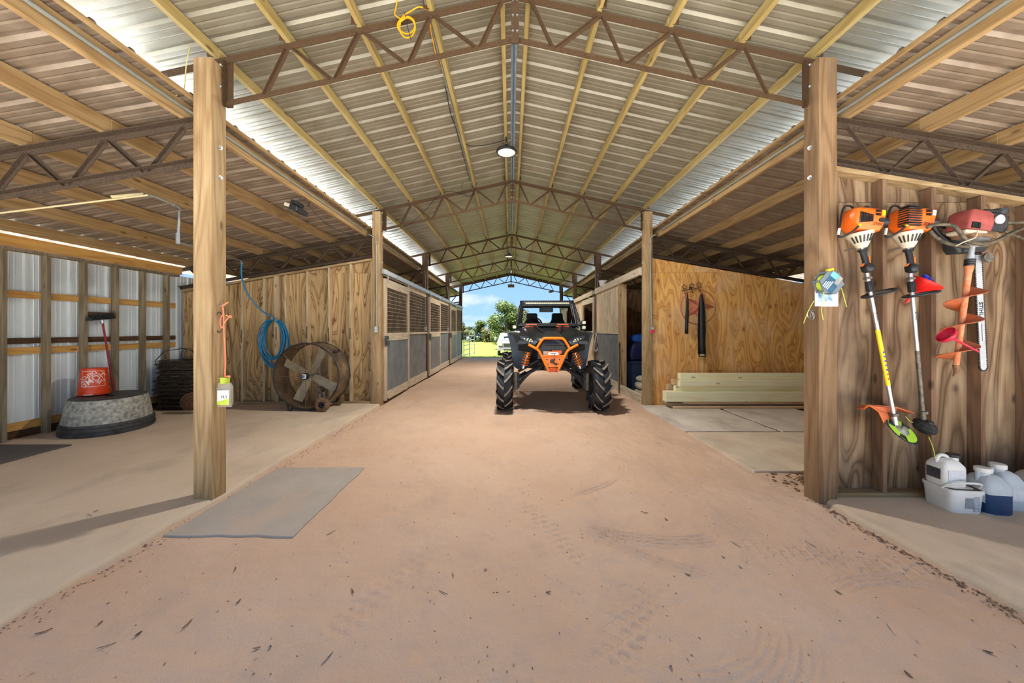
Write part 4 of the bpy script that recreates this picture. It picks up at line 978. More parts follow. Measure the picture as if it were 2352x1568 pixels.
b = MB(); b.tube(spline([(.40,-.07,ZF+.40),(.44,-.07,ZF+.43),(.44,.07,ZF+.43),(.40,.07,ZF+.40)], 4), .011, 8); b.build('carry_handle', m_black, FN, smooth=50)
for y_ in (-.24, .26):
    b = MB(); b.lathe([(.055,-.03),(.095,-.032),(.118,-.02),(.12,0),(.118,.02),(.095,.032),(.055,.03)], 28, Matrix.Translation((.30,y_,.122)) @ Matrix.Rotation(R(90), 4, 'X'), cap=False); w = b.build('wheel', m_brown, FN, smooth=40)
    for k in range(5): a = R(90+72*k); b = MB(); b.bar((.30,y_,.122), (.30+.075*math.cos(a),y_,.122+.075*math.sin(a)), .03, .03, (0,1,0)); b.build('wheel_spoke', m_blackm, w)
b = MB(); b.tube([(.30,-.24,.122),(.30,.26,.122)], .01, 8); b.build('axle', m_steelw, FN)
b = MB(); b.bar((.30,-.2,.14),(.30,.2,.14), .02, .06); b.build('axle_bracket', m_galv, FN)
for y_ in (-.18, .2):
    b = MB(); b.tube([(-.22,y_,.10),(-.27,y_,.004),(-.31,y_,.006),(-.33,y_,.15)], .012, 6); b.build('foot', m_blackm, FN, smooth=50)

# garden hose
m_hose = pm('blue_hose', srgb(18, 112, 158), rough=.4, var=.1, scale=30)
HS = thing('garden_hose', 'blue garden hose coiled on the stud wall above the fan', 'hose', (-4.36, 6.45, 1.6))
pts = [P(555,602,6.1)-HS.location, P(556,640,6.15)-HS.location, P(572,680,6.25)-HS.location, P(600,712,6.35)-HS.location, P(628,730,6.40)-HS.location]
rr = random.Random(4)
for k in range(7):
    hw, hh, dx = rr.uniform(.17,.25), rr.uniform(.34,.46), rr.uniform(-.05,.03)
    for j in range(10):
        a = PI/2+2*PI*(j+.5)/10; pts.append(Vector((dx+hw*math.cos(a), -.02-.016*k+.006*math.sin(3*a), -.0+(-hh+hh*math.sin(a))*(1 if math.sin(a) < .7 else .8))))
b = MB(); b.tube(spline(pts, 5), .0125, 8); b.build('hose_coil', m_hose, HS, smooth=60)
b = MB(); b.tube([(0,.06,.01),(0,-.14,.01),(0,-.15,.05)], .008, 6); b.build('hook', m_galv, HS)
b = MB(); q = Vector(pts[-1]); b.tube([q, q+Vector((.05,0,.02))], .015, 8); b.build('hose_end', m_galv, HS, smooth=50)
WP = thing('water_pipe', 'galvanised water pipe feeding the blue hose under the lean-to', 'pipe', tuple(P(410,556,4.3)))
q = lambda v: v-WP.location
b = MB(); b.tube([q(P(408,556,4.3)), q(P(412,500,4.3))], .016, 10); b.build('riser', m_galv, WP, smooth=50)
b = MB(); b.tube([q(P(409,560,4.3)), q(P(409,535,4.3))], .024, 10); b.build('coupling', m_galv, WP, smooth=50)
b = MB(); b.tube([q(P(410,556,4.3)), q(P(470,575,4.9)), q(P(553,598,6.1)), q(P(556,606,6.1))], .015, 10); b.build('pipe_run', m_cond, WP, smooth=50)
b = MB(); b.tube([q(P(412,502,4.3)), q(P(412,502,4.3))+Vector((0,0,.10))], .012, 8); b.build('drop_rod', m_galv, WP)

# trough
m_tub = pm('weathered_tub', srgb(196, 194, 180), rough=.75, var=.4, scale=22, col2=srgb(116, 116, 110), bump=.3, bscale=50)
m_tubd = pm('tub_rim_black', srgb(46, 46, 46), rough=.6, var=.3, scale=9, col2=srgb(86, 86, 84))
TR = thing('stock_tank', 'upturned oval black rubber stock tank with chalky grey sides', 'stock tank', (-5.675, 4.90, .04), 40)
def oval(k, z, n=40): return [(.45*k*math.cos(a), .56*k*math.sin(a), z) for a in np.linspace(0, 2*PI, n+1)[:-1]]
b = MB(); b.loft([oval(.97,.13), oval(.945,.16), oval(.90,.30), oval(.85,.42), oval(.82,.45)], cap=False); b.build('tank_wall', m_tub, TR, smooth=40)
b = MB(); b.loft([oval(.82,.45), oval(.78,.462), oval(.5,.455), oval(.1,.45)]); b.build('tank_bottom', m_tubd, TR, smooth=40)
b = MB(); b.loft([oval(1.0,0), oval(1.015,.01), oval(1.015,.045), oval(.985,.05), oval(.985,.06), oval(1.005,.065), oval(1.005,.10), oval(.98,.105), oval(.98,.115), oval(.99,.12), oval(.98,.145), oval(.94,.15)], cap=False); b.build('tank_rim', m_tubd, TR, smooth=40)

# bucket with wrapped print
m_hd = pm('orange_red_bucket', srgb(224, 72, 26), rough=.35, var=.06)
bx, by = -5.93, 4.93
BK = thing('bucket', 'orange plastic bucket upside down on the stock tank with white lettering', 'bucket', (bx, by, .505))
b = MB(); b.lathe([(.155,0),(.158,.004),(.158,.022),(.150,.024),(.150,.04),(.157,.042),(.157,.055),(.149,.058),(.149,.075),(.155,.078),(.153,.09),(.147,.093),(.128,.365),(.120,.372)], 36); b.build('bucket_shell', m_hd, BK, smooth=35)
b = MB(); b.tube([(.162*math.cos(a), .162*math.sin(a), .012) for a in np.linspace(R(-75), R(-45), 8)], .007, 6); b.build('bail_grip', m_white, BK)
FA = math.atan2(-by+.0, CAMX-bx)-R(4)
def cone_map(u, v, lift=.0015):
    z = .23+v; r = .147+(.128-.147)*(z-.093)/(.365-.093)+lift; a = FA+u/.138
    return (r*math.cos(a), r*math.sin(a), z)
def text_geo(body, size, bold=.0):
    cu = bpy.data.curves.new('t', 'FONT'); cu.body = body; cu.size = size; cu.align_x = 'CENTER'; cu.align_y = 'CENTER'; cu.offset = bold
    o = bpy.data.objects.new('t', cu); COL.objects.link(o); bpy.context.view_layer.update()
    me = bpy.data.meshes.new_from_object(o.evaluated_get(bpy.context.evaluated_depsgraph_get()))
    vs, fs = [tuple(v.co) for v in me.vertices], [tuple(p.vertices) for p in me.polygons]
    bpy.data.objects.remove(o); bpy.data.meshes.remove(me); return vs, fs
m_print = pm('white_print', srgb(232, 222, 214), rough=.5, var=.03)
b = MB(); ca, sa = math.cos(R(36)), math.sin(R(36))
for body, size, off, along, st in (('THE', .062, .070, -.038, .9), ('HOME', .108, .004, 0, .9), ('DEPOT', .072, -.064, .022, .9)):
    vs, fs = text_geo(body, size, .0006); out = []
    for x_, y_, _ in vs:
        x_ = x_*st+along; y_ = y_+off; u, v = x_*ca-y_*sa, x_*sa+y_*ca; out.append(cone_map(-u, -v))
    b.add(out, fs)
for (u0, v0), (u1, v1) in (((-.115,-.105),(.115,-.105)), ((.115,-.105),(.115,.105)), ((.115,.105),(-.115,.105)), ((-.115,.105),(-.115,-.105))):
    n = 10; w = .0028
    dx, dy = (0, w) if v0 == v1 else (w, 0)
    for k in range(n):
        a, c = k/n, (k+1)/n; A = (u0+(u1-u0)*a, v0+(v1-v0)*a); C_ = (u0+(u1-u0)*c, v0+(v1-v0)*c)
        b.add([cone_map(A[0]-dx, A[1]-dy), cone_map(C_[0]-dx, C_[1]-dy), cone_map(C_[0]+dx, C_[1]+dy), cone_map(A[0]+dx, A[1]+dy)], [(0,1,2,3)])
b.build('lettering', m_print, BK)

# broom
BR = thing('push_broom', 'red-handled broom standing bristles up on the stock tank against the studs', 'broom', tuple(P(262,897,5.15)))
q = lambda v: v-BR.location
b = MB(); b.tube([q(P(262,899,5.15)), q(P(236,742,5.18))], .012, 10); b.build('handle', pm('red_handle', srgb(150,16,30), rough=.35), BR, smooth=50)
h0 = q(P(232,731,5.19)); b = MB(); b.loft([[h0+Vector((dx, dy, dz+.12*dy)) for dx, dz in ((-.045,-.02),(.045,-.02),(.045,.02),(-.045,.02))] for dy in (-.16, .16)]); b.build('broom_head', m_black, BR, bevel=.012, fix=True)
b = MB()
for k in range(160):
    dy, dx = random.uniform(-.155,.155), random.uniform(-.04,.04); p0 = h0+Vector((dx,dy,.02+.12*dy)); b.tube([p0, p0+Vector((random.uniform(-.015,.015), random.uniform(-.015,.015), .045))], .0022, 3)
b.build('bristles', m_black, BR)['kind'] = 'stuff'
b = MB(); b.tube([q(P(236,745,5.18)), q(P(234,735,5.185))], [.014,.024], 10); b.build('socket', m_alu, BR, smooth=50)

# stack of wire traps
m_trap = pm('old_trap_wire', srgb(92, 74, 54), rough=.85, var=.35, scale=25, col2=srgb(44, 38, 32))
pos = ['bottom one', 'second from the floor', 'third from the floor', 'fourth from the floor', 'fifth from the floor', 'topmost']
for k in range(6):
    z0 = .042+k*.142; tilt = rr.uniform(-2, 2)
    t = thing('wire_trap', 'rusty flattened wire trap in the corner stack, %s' % pos[k], 'trap', (-5.80+rr.uniform(-.02,.03), 6.13+rr.uniform(-.02,.02), z0), rr.uniform(-5, 5), group='stack of rusty wire traps')
    for z_, sx_ in ((.006, .94), (.07, 1.0), (.13, .9)):
        b = MB(); b.tube(rring(0, 0, .345*sx_, .235*sx_, z_, .10, 4), .006, 6, closed=True); b.build('hoop', m_trap, t, smooth=60)
    b = MB()
    for s in (-1, 1):
        for z_ in np.linspace(.02, .12, 6):
            b.tube([(x_, s*.235*(1-.2*abs(z_-.07)/.07), z_+.006*math.sin(x_*40)) for x_ in np.linspace(-.25, .25, 6)], .0022, 3)
            b.tube([(s*.345*(1-.1*abs(z_-.07)/.07), y_, z_) for y_ in np.linspace(-.14, .14, 4)], .0022, 3)
        for x_ in np.linspace(-.26, .26, 22): b.tube([(x_, s*.22, .008), (x_+.01, s*.235, .07), (x_, s*.212, .13)], .002, 3)
        for y_ in np.linspace(-.14, .14, 10): b.tube([(s*.325, y_, .008), (s*.345, y_, .07), (s*.31, y_, .13)], .002, 3)
    for x_ in np.linspace(-.26, .26, 16): b.tube([(x_, -.21, .128), (x_+.02, 0, .120), (x_, .21, .128)], .002, 3)
    b.build('trap_mesh', m_trap, t)
    b = MB(); b.loft([rring(0, 0, .30, .19, z_, .08, 3) for z_ in (.02, .105)]); b.build('packed_net', pm('old_net_%d' % k, srgb(64, 54, 44), rough=.95, var=.4, scale=30, bump=.8, bscale=60), t)
t = thing('bent_wire', 'bent black wire bail arching over the trap stack', 'wire', (-5.8, 6.13, .9))
q = lambda v: v-t.location
b = MB(); b.tube([q(P(362,846,6.0)), q(P(356,829,6.0)), q(P(378,806,6.02)), q(P(420,800,6.05)), q(P(442,806,6.1)), q(P(470,850,6.15))], .007, 6); b.build('bail', m_black, t, smooth=60)
b = MB(); b.tube([q(P(432+16*math.cos(a), 814+14*math.sin(a), 6.1)) for a in np.linspace(0, 2*PI, 17)[:-1]], .005, 5, closed=True); b.build('loop', m_black, t, smooth=60)
t = thing('wire_basket', 'round brown mesh basket leaning on the trap stack', 'basket', tuple(P(441,945,5.72)), 25)
b = MB(); Mx = Matrix.Translation((0,0,.17)) @ Matrix.Rotation(R(68), 4, 'X')
b.lathe([(.005,.04),(.08,.035),(.14,.0),(.15,-.01),(.14,.004),(.08,.04),(.005,.045)], 24, Mx, cap=False); b.build('bowl', pm('basket_brown', srgb(110,74,52), rough=.9, var=.4, scale=60, bump=.8, bscale=120), t, smooth=50)
b = MB(); b.tube([Mx @ Vector((.15*math.cos(a), .15*math.sin(a), -.01)) for a in np.linspace(0, 2*PI, 25)[:-1]], .006, 6, closed=True); b.build('rim', m_brown, t, smooth=60)

# things on the first post
HK = thing('bag_trap', 'clear fly-trap bag with a lime lid hanging on orange cord from the post', 'fly trap', (-2.40, 2.88, .775))
m_cord = pm('orange_cord', srgb(240, 140, 100), rough=.8, var=.1); m_limel = pm('lime_lid', srgb(206, 226, 60), rough=.4)
m_bag = pm('bag_film', srgb(206, 200, 180), rough=.3, var=.1, Alpha=.4)
b = MB(); b.loft([rring(0, 0, hx, .016 if i not in (0, 3) else .004, z, .004, 2) for i, (hx, z) in enumerate(((.056,0),(.060,.04),(.058,.17),(.052,.20)))]); b.build('bag', m_bag, HK, smooth=40)
b = MB(); b.loft([rring(0, -.0175, .05, .001, z, .0008, 1) for z in (.02, .14)]); lbx = b.build('bag_label', m_white, HK)
b = MB(); b.add([(-.05,-.0195,.02),(.05,-.0195,.02),(.05,-.0195,.075),(-.05,-.0195,.045)], [(0,1,2,3)]); b.build('label_stripe', m_limel, lbx)
text('FLY', .032, m_black, lbx, (.012,-.0195,.085), (90,0,0))
b = MB(); b.lathe([(.03,.195),(.032,.20),(.032,.235),(.036,.238),(.036,.245)], 20); b.build('lid', m_limel, HK, smooth=40)
b = MB(); b.tube(spline([(0,0,.24),(.004,0,.40),(-.006,0,.6),(-.012,0,.77),(-.02,.0,.84)], 5), .0055, 6)
b.tube(spline([(0,0,.24),(.03,-.005,.255),(.045,0,.25)], 4), .009, 6); b.tube(spline([(-.012,0,.77),(-.03,-.01,.72),(-.016,-.012,.65),(0,0,.70),(.045,0,.755),(.05,0,.74),(.01,0,.76)], 5), .005, 6); b.tube([(-.02,0,.835),(.035,-.01,.865)], .006, 6); b.build('cord', m_cord, HK, smooth=60)
b = MB(); b.tube([(-.045+.028*math.cos(a), .0, .70+.085*math.sin(a)) for a in np.linspace(0, 2*PI, 17)[:-1]], .004, 5, closed=True); b.build('rubber_ring', m_black, HK)
b = MB(); b.tube([(-.06,0,.84),(-.04,0,.84),(-.022,0,.855),(-.015,0,.84),(-.022,0,.825)], .004, 5); b.build('screw_hook', m_galv, HK)

# ------------------------------------------------------------------ conduit, outlet boxes, pipes, flood lamp
def box_outlet(label, x, y, z, pink=False):
    t = thing('outlet_box', label, 'outlet', (x, y, z))
    b = MB(); b.box(-.037, .037, -.05, 0, -.06, .06); b.build('box', m_galv, t, bevel=.004)
    b = MB(); b.box(-.034, .034, -.054, -.05, -.056, .056); fp = b.build('cover_plate', m_cond, t, bevel=.002)
    for z_ in (-.025, .025): b = MB(); b.box(-.016, .016, -.058, -.054, z_-.015, z_+.015); b.build('socket', m_cream, fp, bevel=.004)
    if pink: b = MB(); b.box(-.036, .036, -.0585, -.0545, -.058, -.005); b.build('tag', pm('pink_tag', srgb(240, 50, 90)), fp)
    return t
def conduit(label, pts, r=.011, name='conduit'):
    t = thing(name, label, 'conduit', tuple(pts[0])); o = Vector(pts[0])
    b = MB(); b.tube(spline([Vector(p)-o for p in pts], 5), r, 8); b.build('tube', m_cond, t, smooth=60)
    for p in (pts[0], pts[len(pts)//2]):
        b = MB(); b.cbox(Vector(p)-o, (.045, .03, .02)); b.build('strap', m_galv, t)
    return t
yp = PY[1]-.0745
box_outlet('grey outlet box on the post beside the fan', -2.52, yp, 1.42)
box_outlet('outlet box with a pink tag on the post by the golden plywood', 2.585, yp, 1.42, True)
conduit('conduit climbing the post beside the fan', [(-2.52,yp-.02,1.48),(-2.52,yp-.015,2.2),(-2.53,yp-.015,3.02),(-2.56,yp-.02,3.13),(-2.66,yp-.03,3.18)])
conduit('conduit climbing the post by the golden plywood', [(2.585,yp-.02,1.48),(2.57,yp-.015,2.2),(2.56,yp-.015,3.02),(2.58,yp-.02,3.13),(2.66,yp-.03,3.18)])
for s, w in ((-1, 'fan-bay'), (1, 'tool-wall')):
    conduit('long grey conduit strapped to the innermost joist on the %s side' % w, [(s*2.735, .5, zs(2.77)+.075), (s*2.735, 3, zs(2.77)+.075), (s*2.735, 6.4, zs(2.77)+.075)], .014)
    conduit('long grey conduit above the stall fronts on the %s side' % w, [(s*2.735, 6.8, zs(2.77)+.075), (s*2.735, 10, zs(2.77)+.075), (s*2.735, 17.4, zs(2.77)+.075)], .014)
for i, wd in ((2, 'first and second stalls'), (3, 'second and third stalls')):
    yq = PY[i]-.0745; box_outlet('small outlet box on the post between the %s' % wd, -2.50, yq, 1.45); conduit('conduit on the post between the %s' % wd, [(-2.50,yq-.02,1.51),(-2.50,yq-.015,2.2),(-2.51,yq-.015,3.0),(-2.55,yq-.02,3.12)])
yq = PY[2]-.0745; box_outlet('grey outlet box above the hanging halter', 2.50, yq, 1.47); conduit('conduit on the post above the halter', [(2.50,yq-.02,1.53),(2.50,yq-.015,2.2),(2.51,yq-.015,3.0),(2.55,yq-.02,3.12)])
def pipe(label, a, b_, r, m, cat='pipe'):
    t = MB(); o = Vector(a); t.tube([Vector((0,0,0)), Vector(b_)-o], r, 8); return tag(t.build('pvc_pipe', m, smooth=60, loc=tuple(o)), label, cat)
pipe('pale plastic pipe under the lean-to roof near the siding', P(-40,494,3.45), P(340,448,3.7), .010, m_pvc)
pipe('short cream pipe hung below the lean-to joists', P(255,452,3.6), P(330,446,3.75), .018, m_pvc)
conduit('dark pipe dropping from the cream pipe', [P(330,446,3.75), P(350,450,3.8), P(400,470,4.0), P(415,480,4.1)], .012)
m_str = pm('yellow_string', srgb(226, 206, 130), rough=.7)
t = thing('string', 'loose yellow string hanging from the first truss next to the post', 'string', tuple(P(440,88,2.9)))
b = MB(); b.tube(spline([Vector((0,0,0)), P(428,150,2.88)-t.location, P(424,200,2.86)-t.location, P(415,212,2.84)-t.location, P(400,222,2.82)-t.location], 5), .004, 5); b.build('strand', m_str, t)
FLD = thing('flood_light', 'black flood light fixed under the lean-to joist near the fan bay', 'flood light', (-2.83, 4.78, 3.16), 0)
b = MB(); b.loft([[(x_, y_, z_) for x_, y_, z_ in ((-.10,-.14,-.03+dz),(.06,-.14,-.09+dz),(.06,.14,-.09+dz),(-.10,.14,-.03+dz))] for dz in (-.03, .04)]); b.xf(Matrix.Translation((-.12,0,-.04))); b.build('housing', m_blackm, FLD, bevel=.012, fix=True)
b = MB(); b.cbox((-.13, 0, -.02), (.10, .16, .05), (0, 20, 0)); b.build('driver_box', m_blackm, FLD, bevel=.008)
b = MB(); b.cbox((-.155, -.02, -.133), (.12, .22, .004), (0, 20, 0)); b.build('lens', m_tglass, FLD)
b = MB(); b.tube([(-.05,-.1,-.02),(.02,-.1,.12),(.02,.1,.12),(-.05,.1,-.02)], .01, 6); b.build('yoke', m_blackm, FLD)
b = MB(); b.cbox((-.18,-.151,-.08), (.07,.003,.045), (0,20,0)); b.build('rating_label', m_cream, FLD)
def wirething(label, pts, r=.004, mat=m_black, cat='cable', name='cable'):
    t = thing(name, label, cat, tuple(pts[0])); o = Vector(pts[0]); b = MB(); b.tube(spline([Vector(p)-o for p in pts], 6), r, 5); b.build('wire', mat, t, smooth=60); return t
wirething('thin black cable sagging from the flood light to the post', [P(708,470,4.85), P(745,510,5.2), P(800,537,5.8), P(850,540,6.4)])
wirething('black cable drooping below the second truss', [P(868,532,6.5), P(912,528,6.55), P(965,495,6.57), P(1008,448,6.58), P(1040,440,6.58), P(1080,450,6.57), P(1095,420,6.56)], .005)
wirething('black cable hanging near the joist clip of the second truss', [P(1078,414,6.5), P(1063,420,6.5), P(1062,438,6.52), P(1080,452,6.55), P(1100,440,6.55)], .005)

# ------------------------------------------------------------------ lamps
m_lit = bpy.data.materials.new('lamp_diffuser'); m_lit.use_nodes = True; lb_ = m_lit.node_tree.nodes['Principled BSDF']
tx = nn(m_lit.node_tree, 'ShaderNodeTexWave', {'Vector': coords(m_lit.node_tree, (1,1,1)), 'Scale': 30.0}, wave_type='RINGS')
m_lit.node_tree.links.new(ramp(m_lit.node_tree, tx.outputs['Fac'], [(0, srgb(226,214,204)), (1, srgb(240,234,222))]), lb_.inputs['Base Color'])
lb_.inputs['Emission Color'].default_value = (1, .95, .9, 1); lb_.inputs['Emission Strength'].default_value = .10; lb_.inputs['Roughness'].default_value = .4
LAMP_W = 32
def high_bay(loc, label):
    t = thing('high_bay_lamp', label, 'lamp', loc)
    b = MB(); b.lathe([(.03,.10),(.045,.095),(.07,.05),(.10,.03),(.145,.022),(.152,.0),(.146,-.018),(.132,-.02),(.128,-.012)], 36, cap=False); b.build('housing', m_black, t, smooth=40)
    b = MB(); b.lathe([(.128,-.012),(.06,-.022),(.01,-.026)], 36); b.build('diffuser', m_lit, t, smooth=60)
    b = MB(); b.lathe([(.065,.05),(.085,.045),(.085,.032)], 12, cap=False)
    for k in range(10): a = k*PI/5; b.bar((.05*math.cos(a),.05*math.sin(a),.075), (.10*math.cos(a),.10*math.sin(a),.035), .006, .03)
    b.build('heat_sink', m_galv, t)
    b = MB(); b.tube(spline([(0,0,.09),(.02,0,.12),(0,0,.15),(-.02,0,.12),(0,0,.10)], 4), .006, 6); b.tube([(0,0,.14),(-.01,0,.26),(.01,0,.28)], .011, 6); b.build('hanger', m_black, t, smooth=60)
    ld = bpy.data.lights.new('lamp_light', 'AREA'); ld.shape = 'DISK'; ld.size = .25; ld.energy = LAMP_W; ld.color = (1, .96, .9)
    lo = bpy.data.objects.new('lamp_light', ld); COL.objects.link(lo); lo.parent = t; lo.location = (0, 0, -.035)
    return t
h1 = high_bay((-.095, 5.10, 4.02), 'round black high bay lamp hung near the ridge before the second truss')
h2 = high_bay((-.095, 12.3, 4.02), 'round black high bay lamp hung before the fourth truss')
wirething('black lamp cable running from the conduit to the high bay lamp', [P(1064,326,5.1), P(1080,335,5.08), P(1110,334,5.08), P(1140,328,5.08), (-.095,5.10,4.2)], .006)
conduit('thin conduit along the purlin beside the orange cord', [(-.745, .6, 4.135), (-.745, 3, 4.135), (-.745, 6, 4.135), (-.745, 12.4, 4.135)], .010)
wirething('dark cable tied along the purlin conduit', [(-.765, 3.9, 4.12), (-.775, 4.3, 4.08), (-.77, 4.7, 4.12), (-.765, 5.2, 4.1), (-.77, 6.3, 4.11)], .006)
EC = thing('extension_cord', 'orange extension cord looped over the first roof truss', 'cord', tuple(P(933,30,2.91)))
q = lambda v: v-EC.location
pts = [P(918,-30,2.9), P(909,20,2.89), P(907,33,2.89), P(918,42,2.89)]
for k in range(4):
    for j in range(8): a = R(130)-j*PI/4; pts.append(P(933+(20-k*.8)*math.cos(a)+k, 58+6*(k == 3)-(20+3*(k == 3))*math.sin(a), 2.885-.006*k))
pts += [P(925,38,2.88), P(945,25,2.89), P(962,16,2.9), P(975,20,2.93), P(985,30,3.0), P(990,70,3.15), P(1003,130,3.5), P(1020,180,3.9), P(1033,215,4.3)]
b = MB(); b.tube(spline([q(p) for p in pts], 5), .0055, 6); b.build('cord', pm('orange_cable', srgb(250,166,8), rough=.45), EC, smooth=60)
b = MB(); b.tube([q(P(929,28,2.87)), q(P(937,66,2.86)), q(P(944,91,2.86))], .003, 5); b.build('tie', m_black, EC)
SB = thing('gable_light', 'brown box light hung from the peak of the far gable', 'lamp', (0, TY[4]-.1, 3.56))
b = MB(); b.box(-.16, .16, -.06, .06, 0, .14); b.build('housing', m_brown, SB, bevel=.01)
b = MB(); b.box(-.02, .02, -.02, .02, .14, .36); b.build('stem', m_brown, SB)
t = thing('security_light', 'small brown security light on the lower chord of the far truss', 'lamp', (1.98, TY[4]-.06, 3.30))
b = MB(); b.cbox((0,0,.04), (.16,.1,.09)); b.build('housing', m_brown, t, bevel=.01)
b = MB(); b.lathe([(.02,0),(.05,.06)], 12, Matrix.Translation((.09,-.02,.03)) @ Matrix.Rotation(R(70), 4, 'Y')); b.build('lamp_head', m_brown, t, smooth=40)
# ------------------------------------------------------------------ golden wall: star, hooks, tails, lumber
m_copper = pm('copper_star', srgb(196, 116, 88), rough=.45, metal=.15, var=.15, scale=6)
YW = 6.53
SO = thing('barn_star', 'copper barn star in a twisted ring on the golden plywood', 'wall star', (3.47, YW-.02, 1.84))
b = MB(); RS = .31
for k in range(5):
    a0, a1, a2 = R(72*k), R(72*k+36), R(72*k-36); tip = (RS*math.cos(a0), 0, RS*math.sin(a0)); v1 = (.125*math.cos(a1), 0, .125*math.sin(a1)); v2 = (.125*math.cos(a2), 0, .125*math.sin(a2)); c = (0, -.05, 0)
    b.add([c, tip, v1, v2], [(0,1,2), (0,3,1)])
b.add([(0,.004,0)]+[((RS if j % 2 == 0 else .125)*math.cos(R(36*j)), .004, (RS if j % 2 == 0 else .125)*math.sin(R(36*j))) for j in range(10)], [(0, (j % 10)+1, ((j+1) % 10)+1) for j in range(10)])
b.build('star', m_copper, SO)
for ph in (0, PI):
    b = MB(); b.tube([((.325+.006*math.cos(a*20+ph))*math.cos(a), -.0+.006*math.sin(a*20+ph), (.325+.006*math.cos(a*20+ph))*math.sin(a)) for a in np.linspace(0, 2*PI, 161)[:-1]], .0045, 5, closed=True); b.build('ring_strand', m_copper, SO, smooth=60)
b = MB(); b.box(-.02, .02, .004, .02, -.02, .02); b.build('mount', m_copper, SO)
HR = thing('hook_rack', 'dark wire hook rack of three small stars above the copper star', 'hook rack', (3.33, YW, 2.2))
for k, (px, py) in enumerate(((1572,659),(1589,656),(1605,653))):
    c = P(px, py, YW-.03)-HR.location; pts = [c+Vector(((.055 if j % 2 == 0 else .024)*math.cos(R(90+36*j+6)), 0, (.055 if j % 2 == 0 else .024)*math.sin(R(90+36*j+6)))) for j in range(10)]
    b = MB(); b.tube(pts, .006, 5, closed=True); st = b.build('wire_star', m_rustd, HR)
    b = MB(); b.tube([c+Vector((.0,.0,-.03)), c+Vector((.0,.0,-.12)), c+Vector((0,-.03,-.14)), c+Vector((0,-.035,-.11))], .005, 5); b.build('hook', m_rustd, HR)
b = MB(); b.tube([P(1566,668,YW-.012)-HR.location, P(1612,660,YW-.012)-HR.location], .006, 6); b.build('bar', m_rustd, HR)
b = MB(); b.box(-.02, .02, -.015, 0, -.02, .02); b.build('mount', m_rustd, HR)
m_hair = pm('black_horsehair', (.012, .012, .013, 1), rough=.5, var=.3, scale=40)
def tail(label, px0, py0, px1, py1, r, seed, extra=False):
    t = thing('horsehair_tail', label, 'tail', tuple(P(px0, py0, YW-.07))); q = lambda v: v-t.location; rnd = random.Random(seed)
    A, B = q(P(px0,py0,YW-.07)), q(P(px1,py1,YW-.07))
    b = MB(); b.tube([A, A.lerp(B,.15), A.lerp(B,.5), A.lerp(B,.85), B], [r*.3, r*.75, r*.85, r*.9, r*.5], 10); b.build('core', m_hair, t, smooth=60)
    b = MB()
    for k in range(90 if extra else 30):
        a = rnd.random()*6.28; e = Vector((math.cos(a)*r, math.sin(a)*r*.6, 0)); b.tube([A+e*.25, A.lerp(B,.2)+e*.8, A.lerp(B,.6)+e*rnd.uniform(.8,1.1), A.lerp(B,rnd.uniform(.95,1.03))+e*rnd.uniform(.6,1.1)], .004 if extra else .003, 3)
    b.build('strands', m_hair, t)['kind'] = 'stuff'
    b = MB(); b.tube([A, A+Vector((0,.03,.06))], .006, 5); b.build('loop', m_rustd, t)
    return t, A, B
tail('thick black horsehair hank hanging over the copper star', 1611, 676, 1612, 814, .065, 1, True)
tail('thin black braided hair beside the copper star', 1579, 677, 1577, 766, .028, 2)
t = thing('rope_tassel', 'pale knotted rope tassel under the thick black hank', 'rope', tuple(P(1613, 815, YW-.07))); q = lambda v: v-t.location
m_rope = pm('pale_rope', srgb(198, 186, 140), rough=.8, var=.15, scale=60)
b = MB(); b.lathe([(.01,.03),(.045,.01),(.055,-.02),(.045,-.05),(.01,-.065)], 14); b.build('knot', m_rope, t, smooth=60)
b = MB(); b.tube([(.054*math.cos(a), .054*math.sin(a), -.02) for a in np.linspace(0, 2*PI, 15)[:-1]], .012, 6, closed=True); b.build('band', m_black, t, smooth=60)
b = MB(); b.tube([(0,0,-.05), q(P(1613,850,YW-.07)), q(P(1613,861,YW-.07))], [.012,.011,.02], 7); b.build('tail_end', m_rope, t, smooth=60)
b = MB(); b.tube([q(P(1621,700,YW-.03)), q(P(1624,760,YW-.03))], .01, 6); b.tube([(0,0,.02),(.03,.03,.5)], .006, 6); b.build('cord', m_rope, t)
lum = [  # px of the near end, depth of face, bottom, top, thickness, material, words
    (1548, 6.15, .019, .066, .24, m_lum2, 'flat pinkish board at the very bottom of the pile, in front'), (1536, 6.23, .068, .102, .22, m_mat, 'grey weathered board lying second from the floor'), (1570, 6.17, .104, .140, .25, m_lum2, 'thin tan board just under the big timber'),
    (1530, 6.16, .142, .320, .15, m_lum, 'thick new timber, the tallest board of the pile'), (1552, 6.21, .322, .412, .10, m_lum, 'pale timber lying on the thickest one'),
    (1562, 6.17, .414, .520, .10, m_lum, 'knotty pale timber second from the top of the pile, in front'), (1546, 6.32, .414, .515, .10, m_lum2, 'timber behind the knotty one, sticking out further'), (1563, 6.23, .522, .635, .12, m_lum, 'topmost timber of the pile'),
    (1534, 6.425, .019, .412, .09, m_lum2, 'boards standing behind the pile against the plywood')]
for i, (px, D_, z0, z1, th, mt, wd) in enumerate(lum):
    xl = CAMX+(px-CX)/F*D_; b = MB(); b.box(0, 5.9-xl+random.uniform(-.2,.2), 0, th, 0, z1-z0)
    tag(b.build('timber', mt, bevel=.007, loc=(xl, D_, z0)), wd+', by the golden wall', 'timber', group='lumber pile by the golden wall')
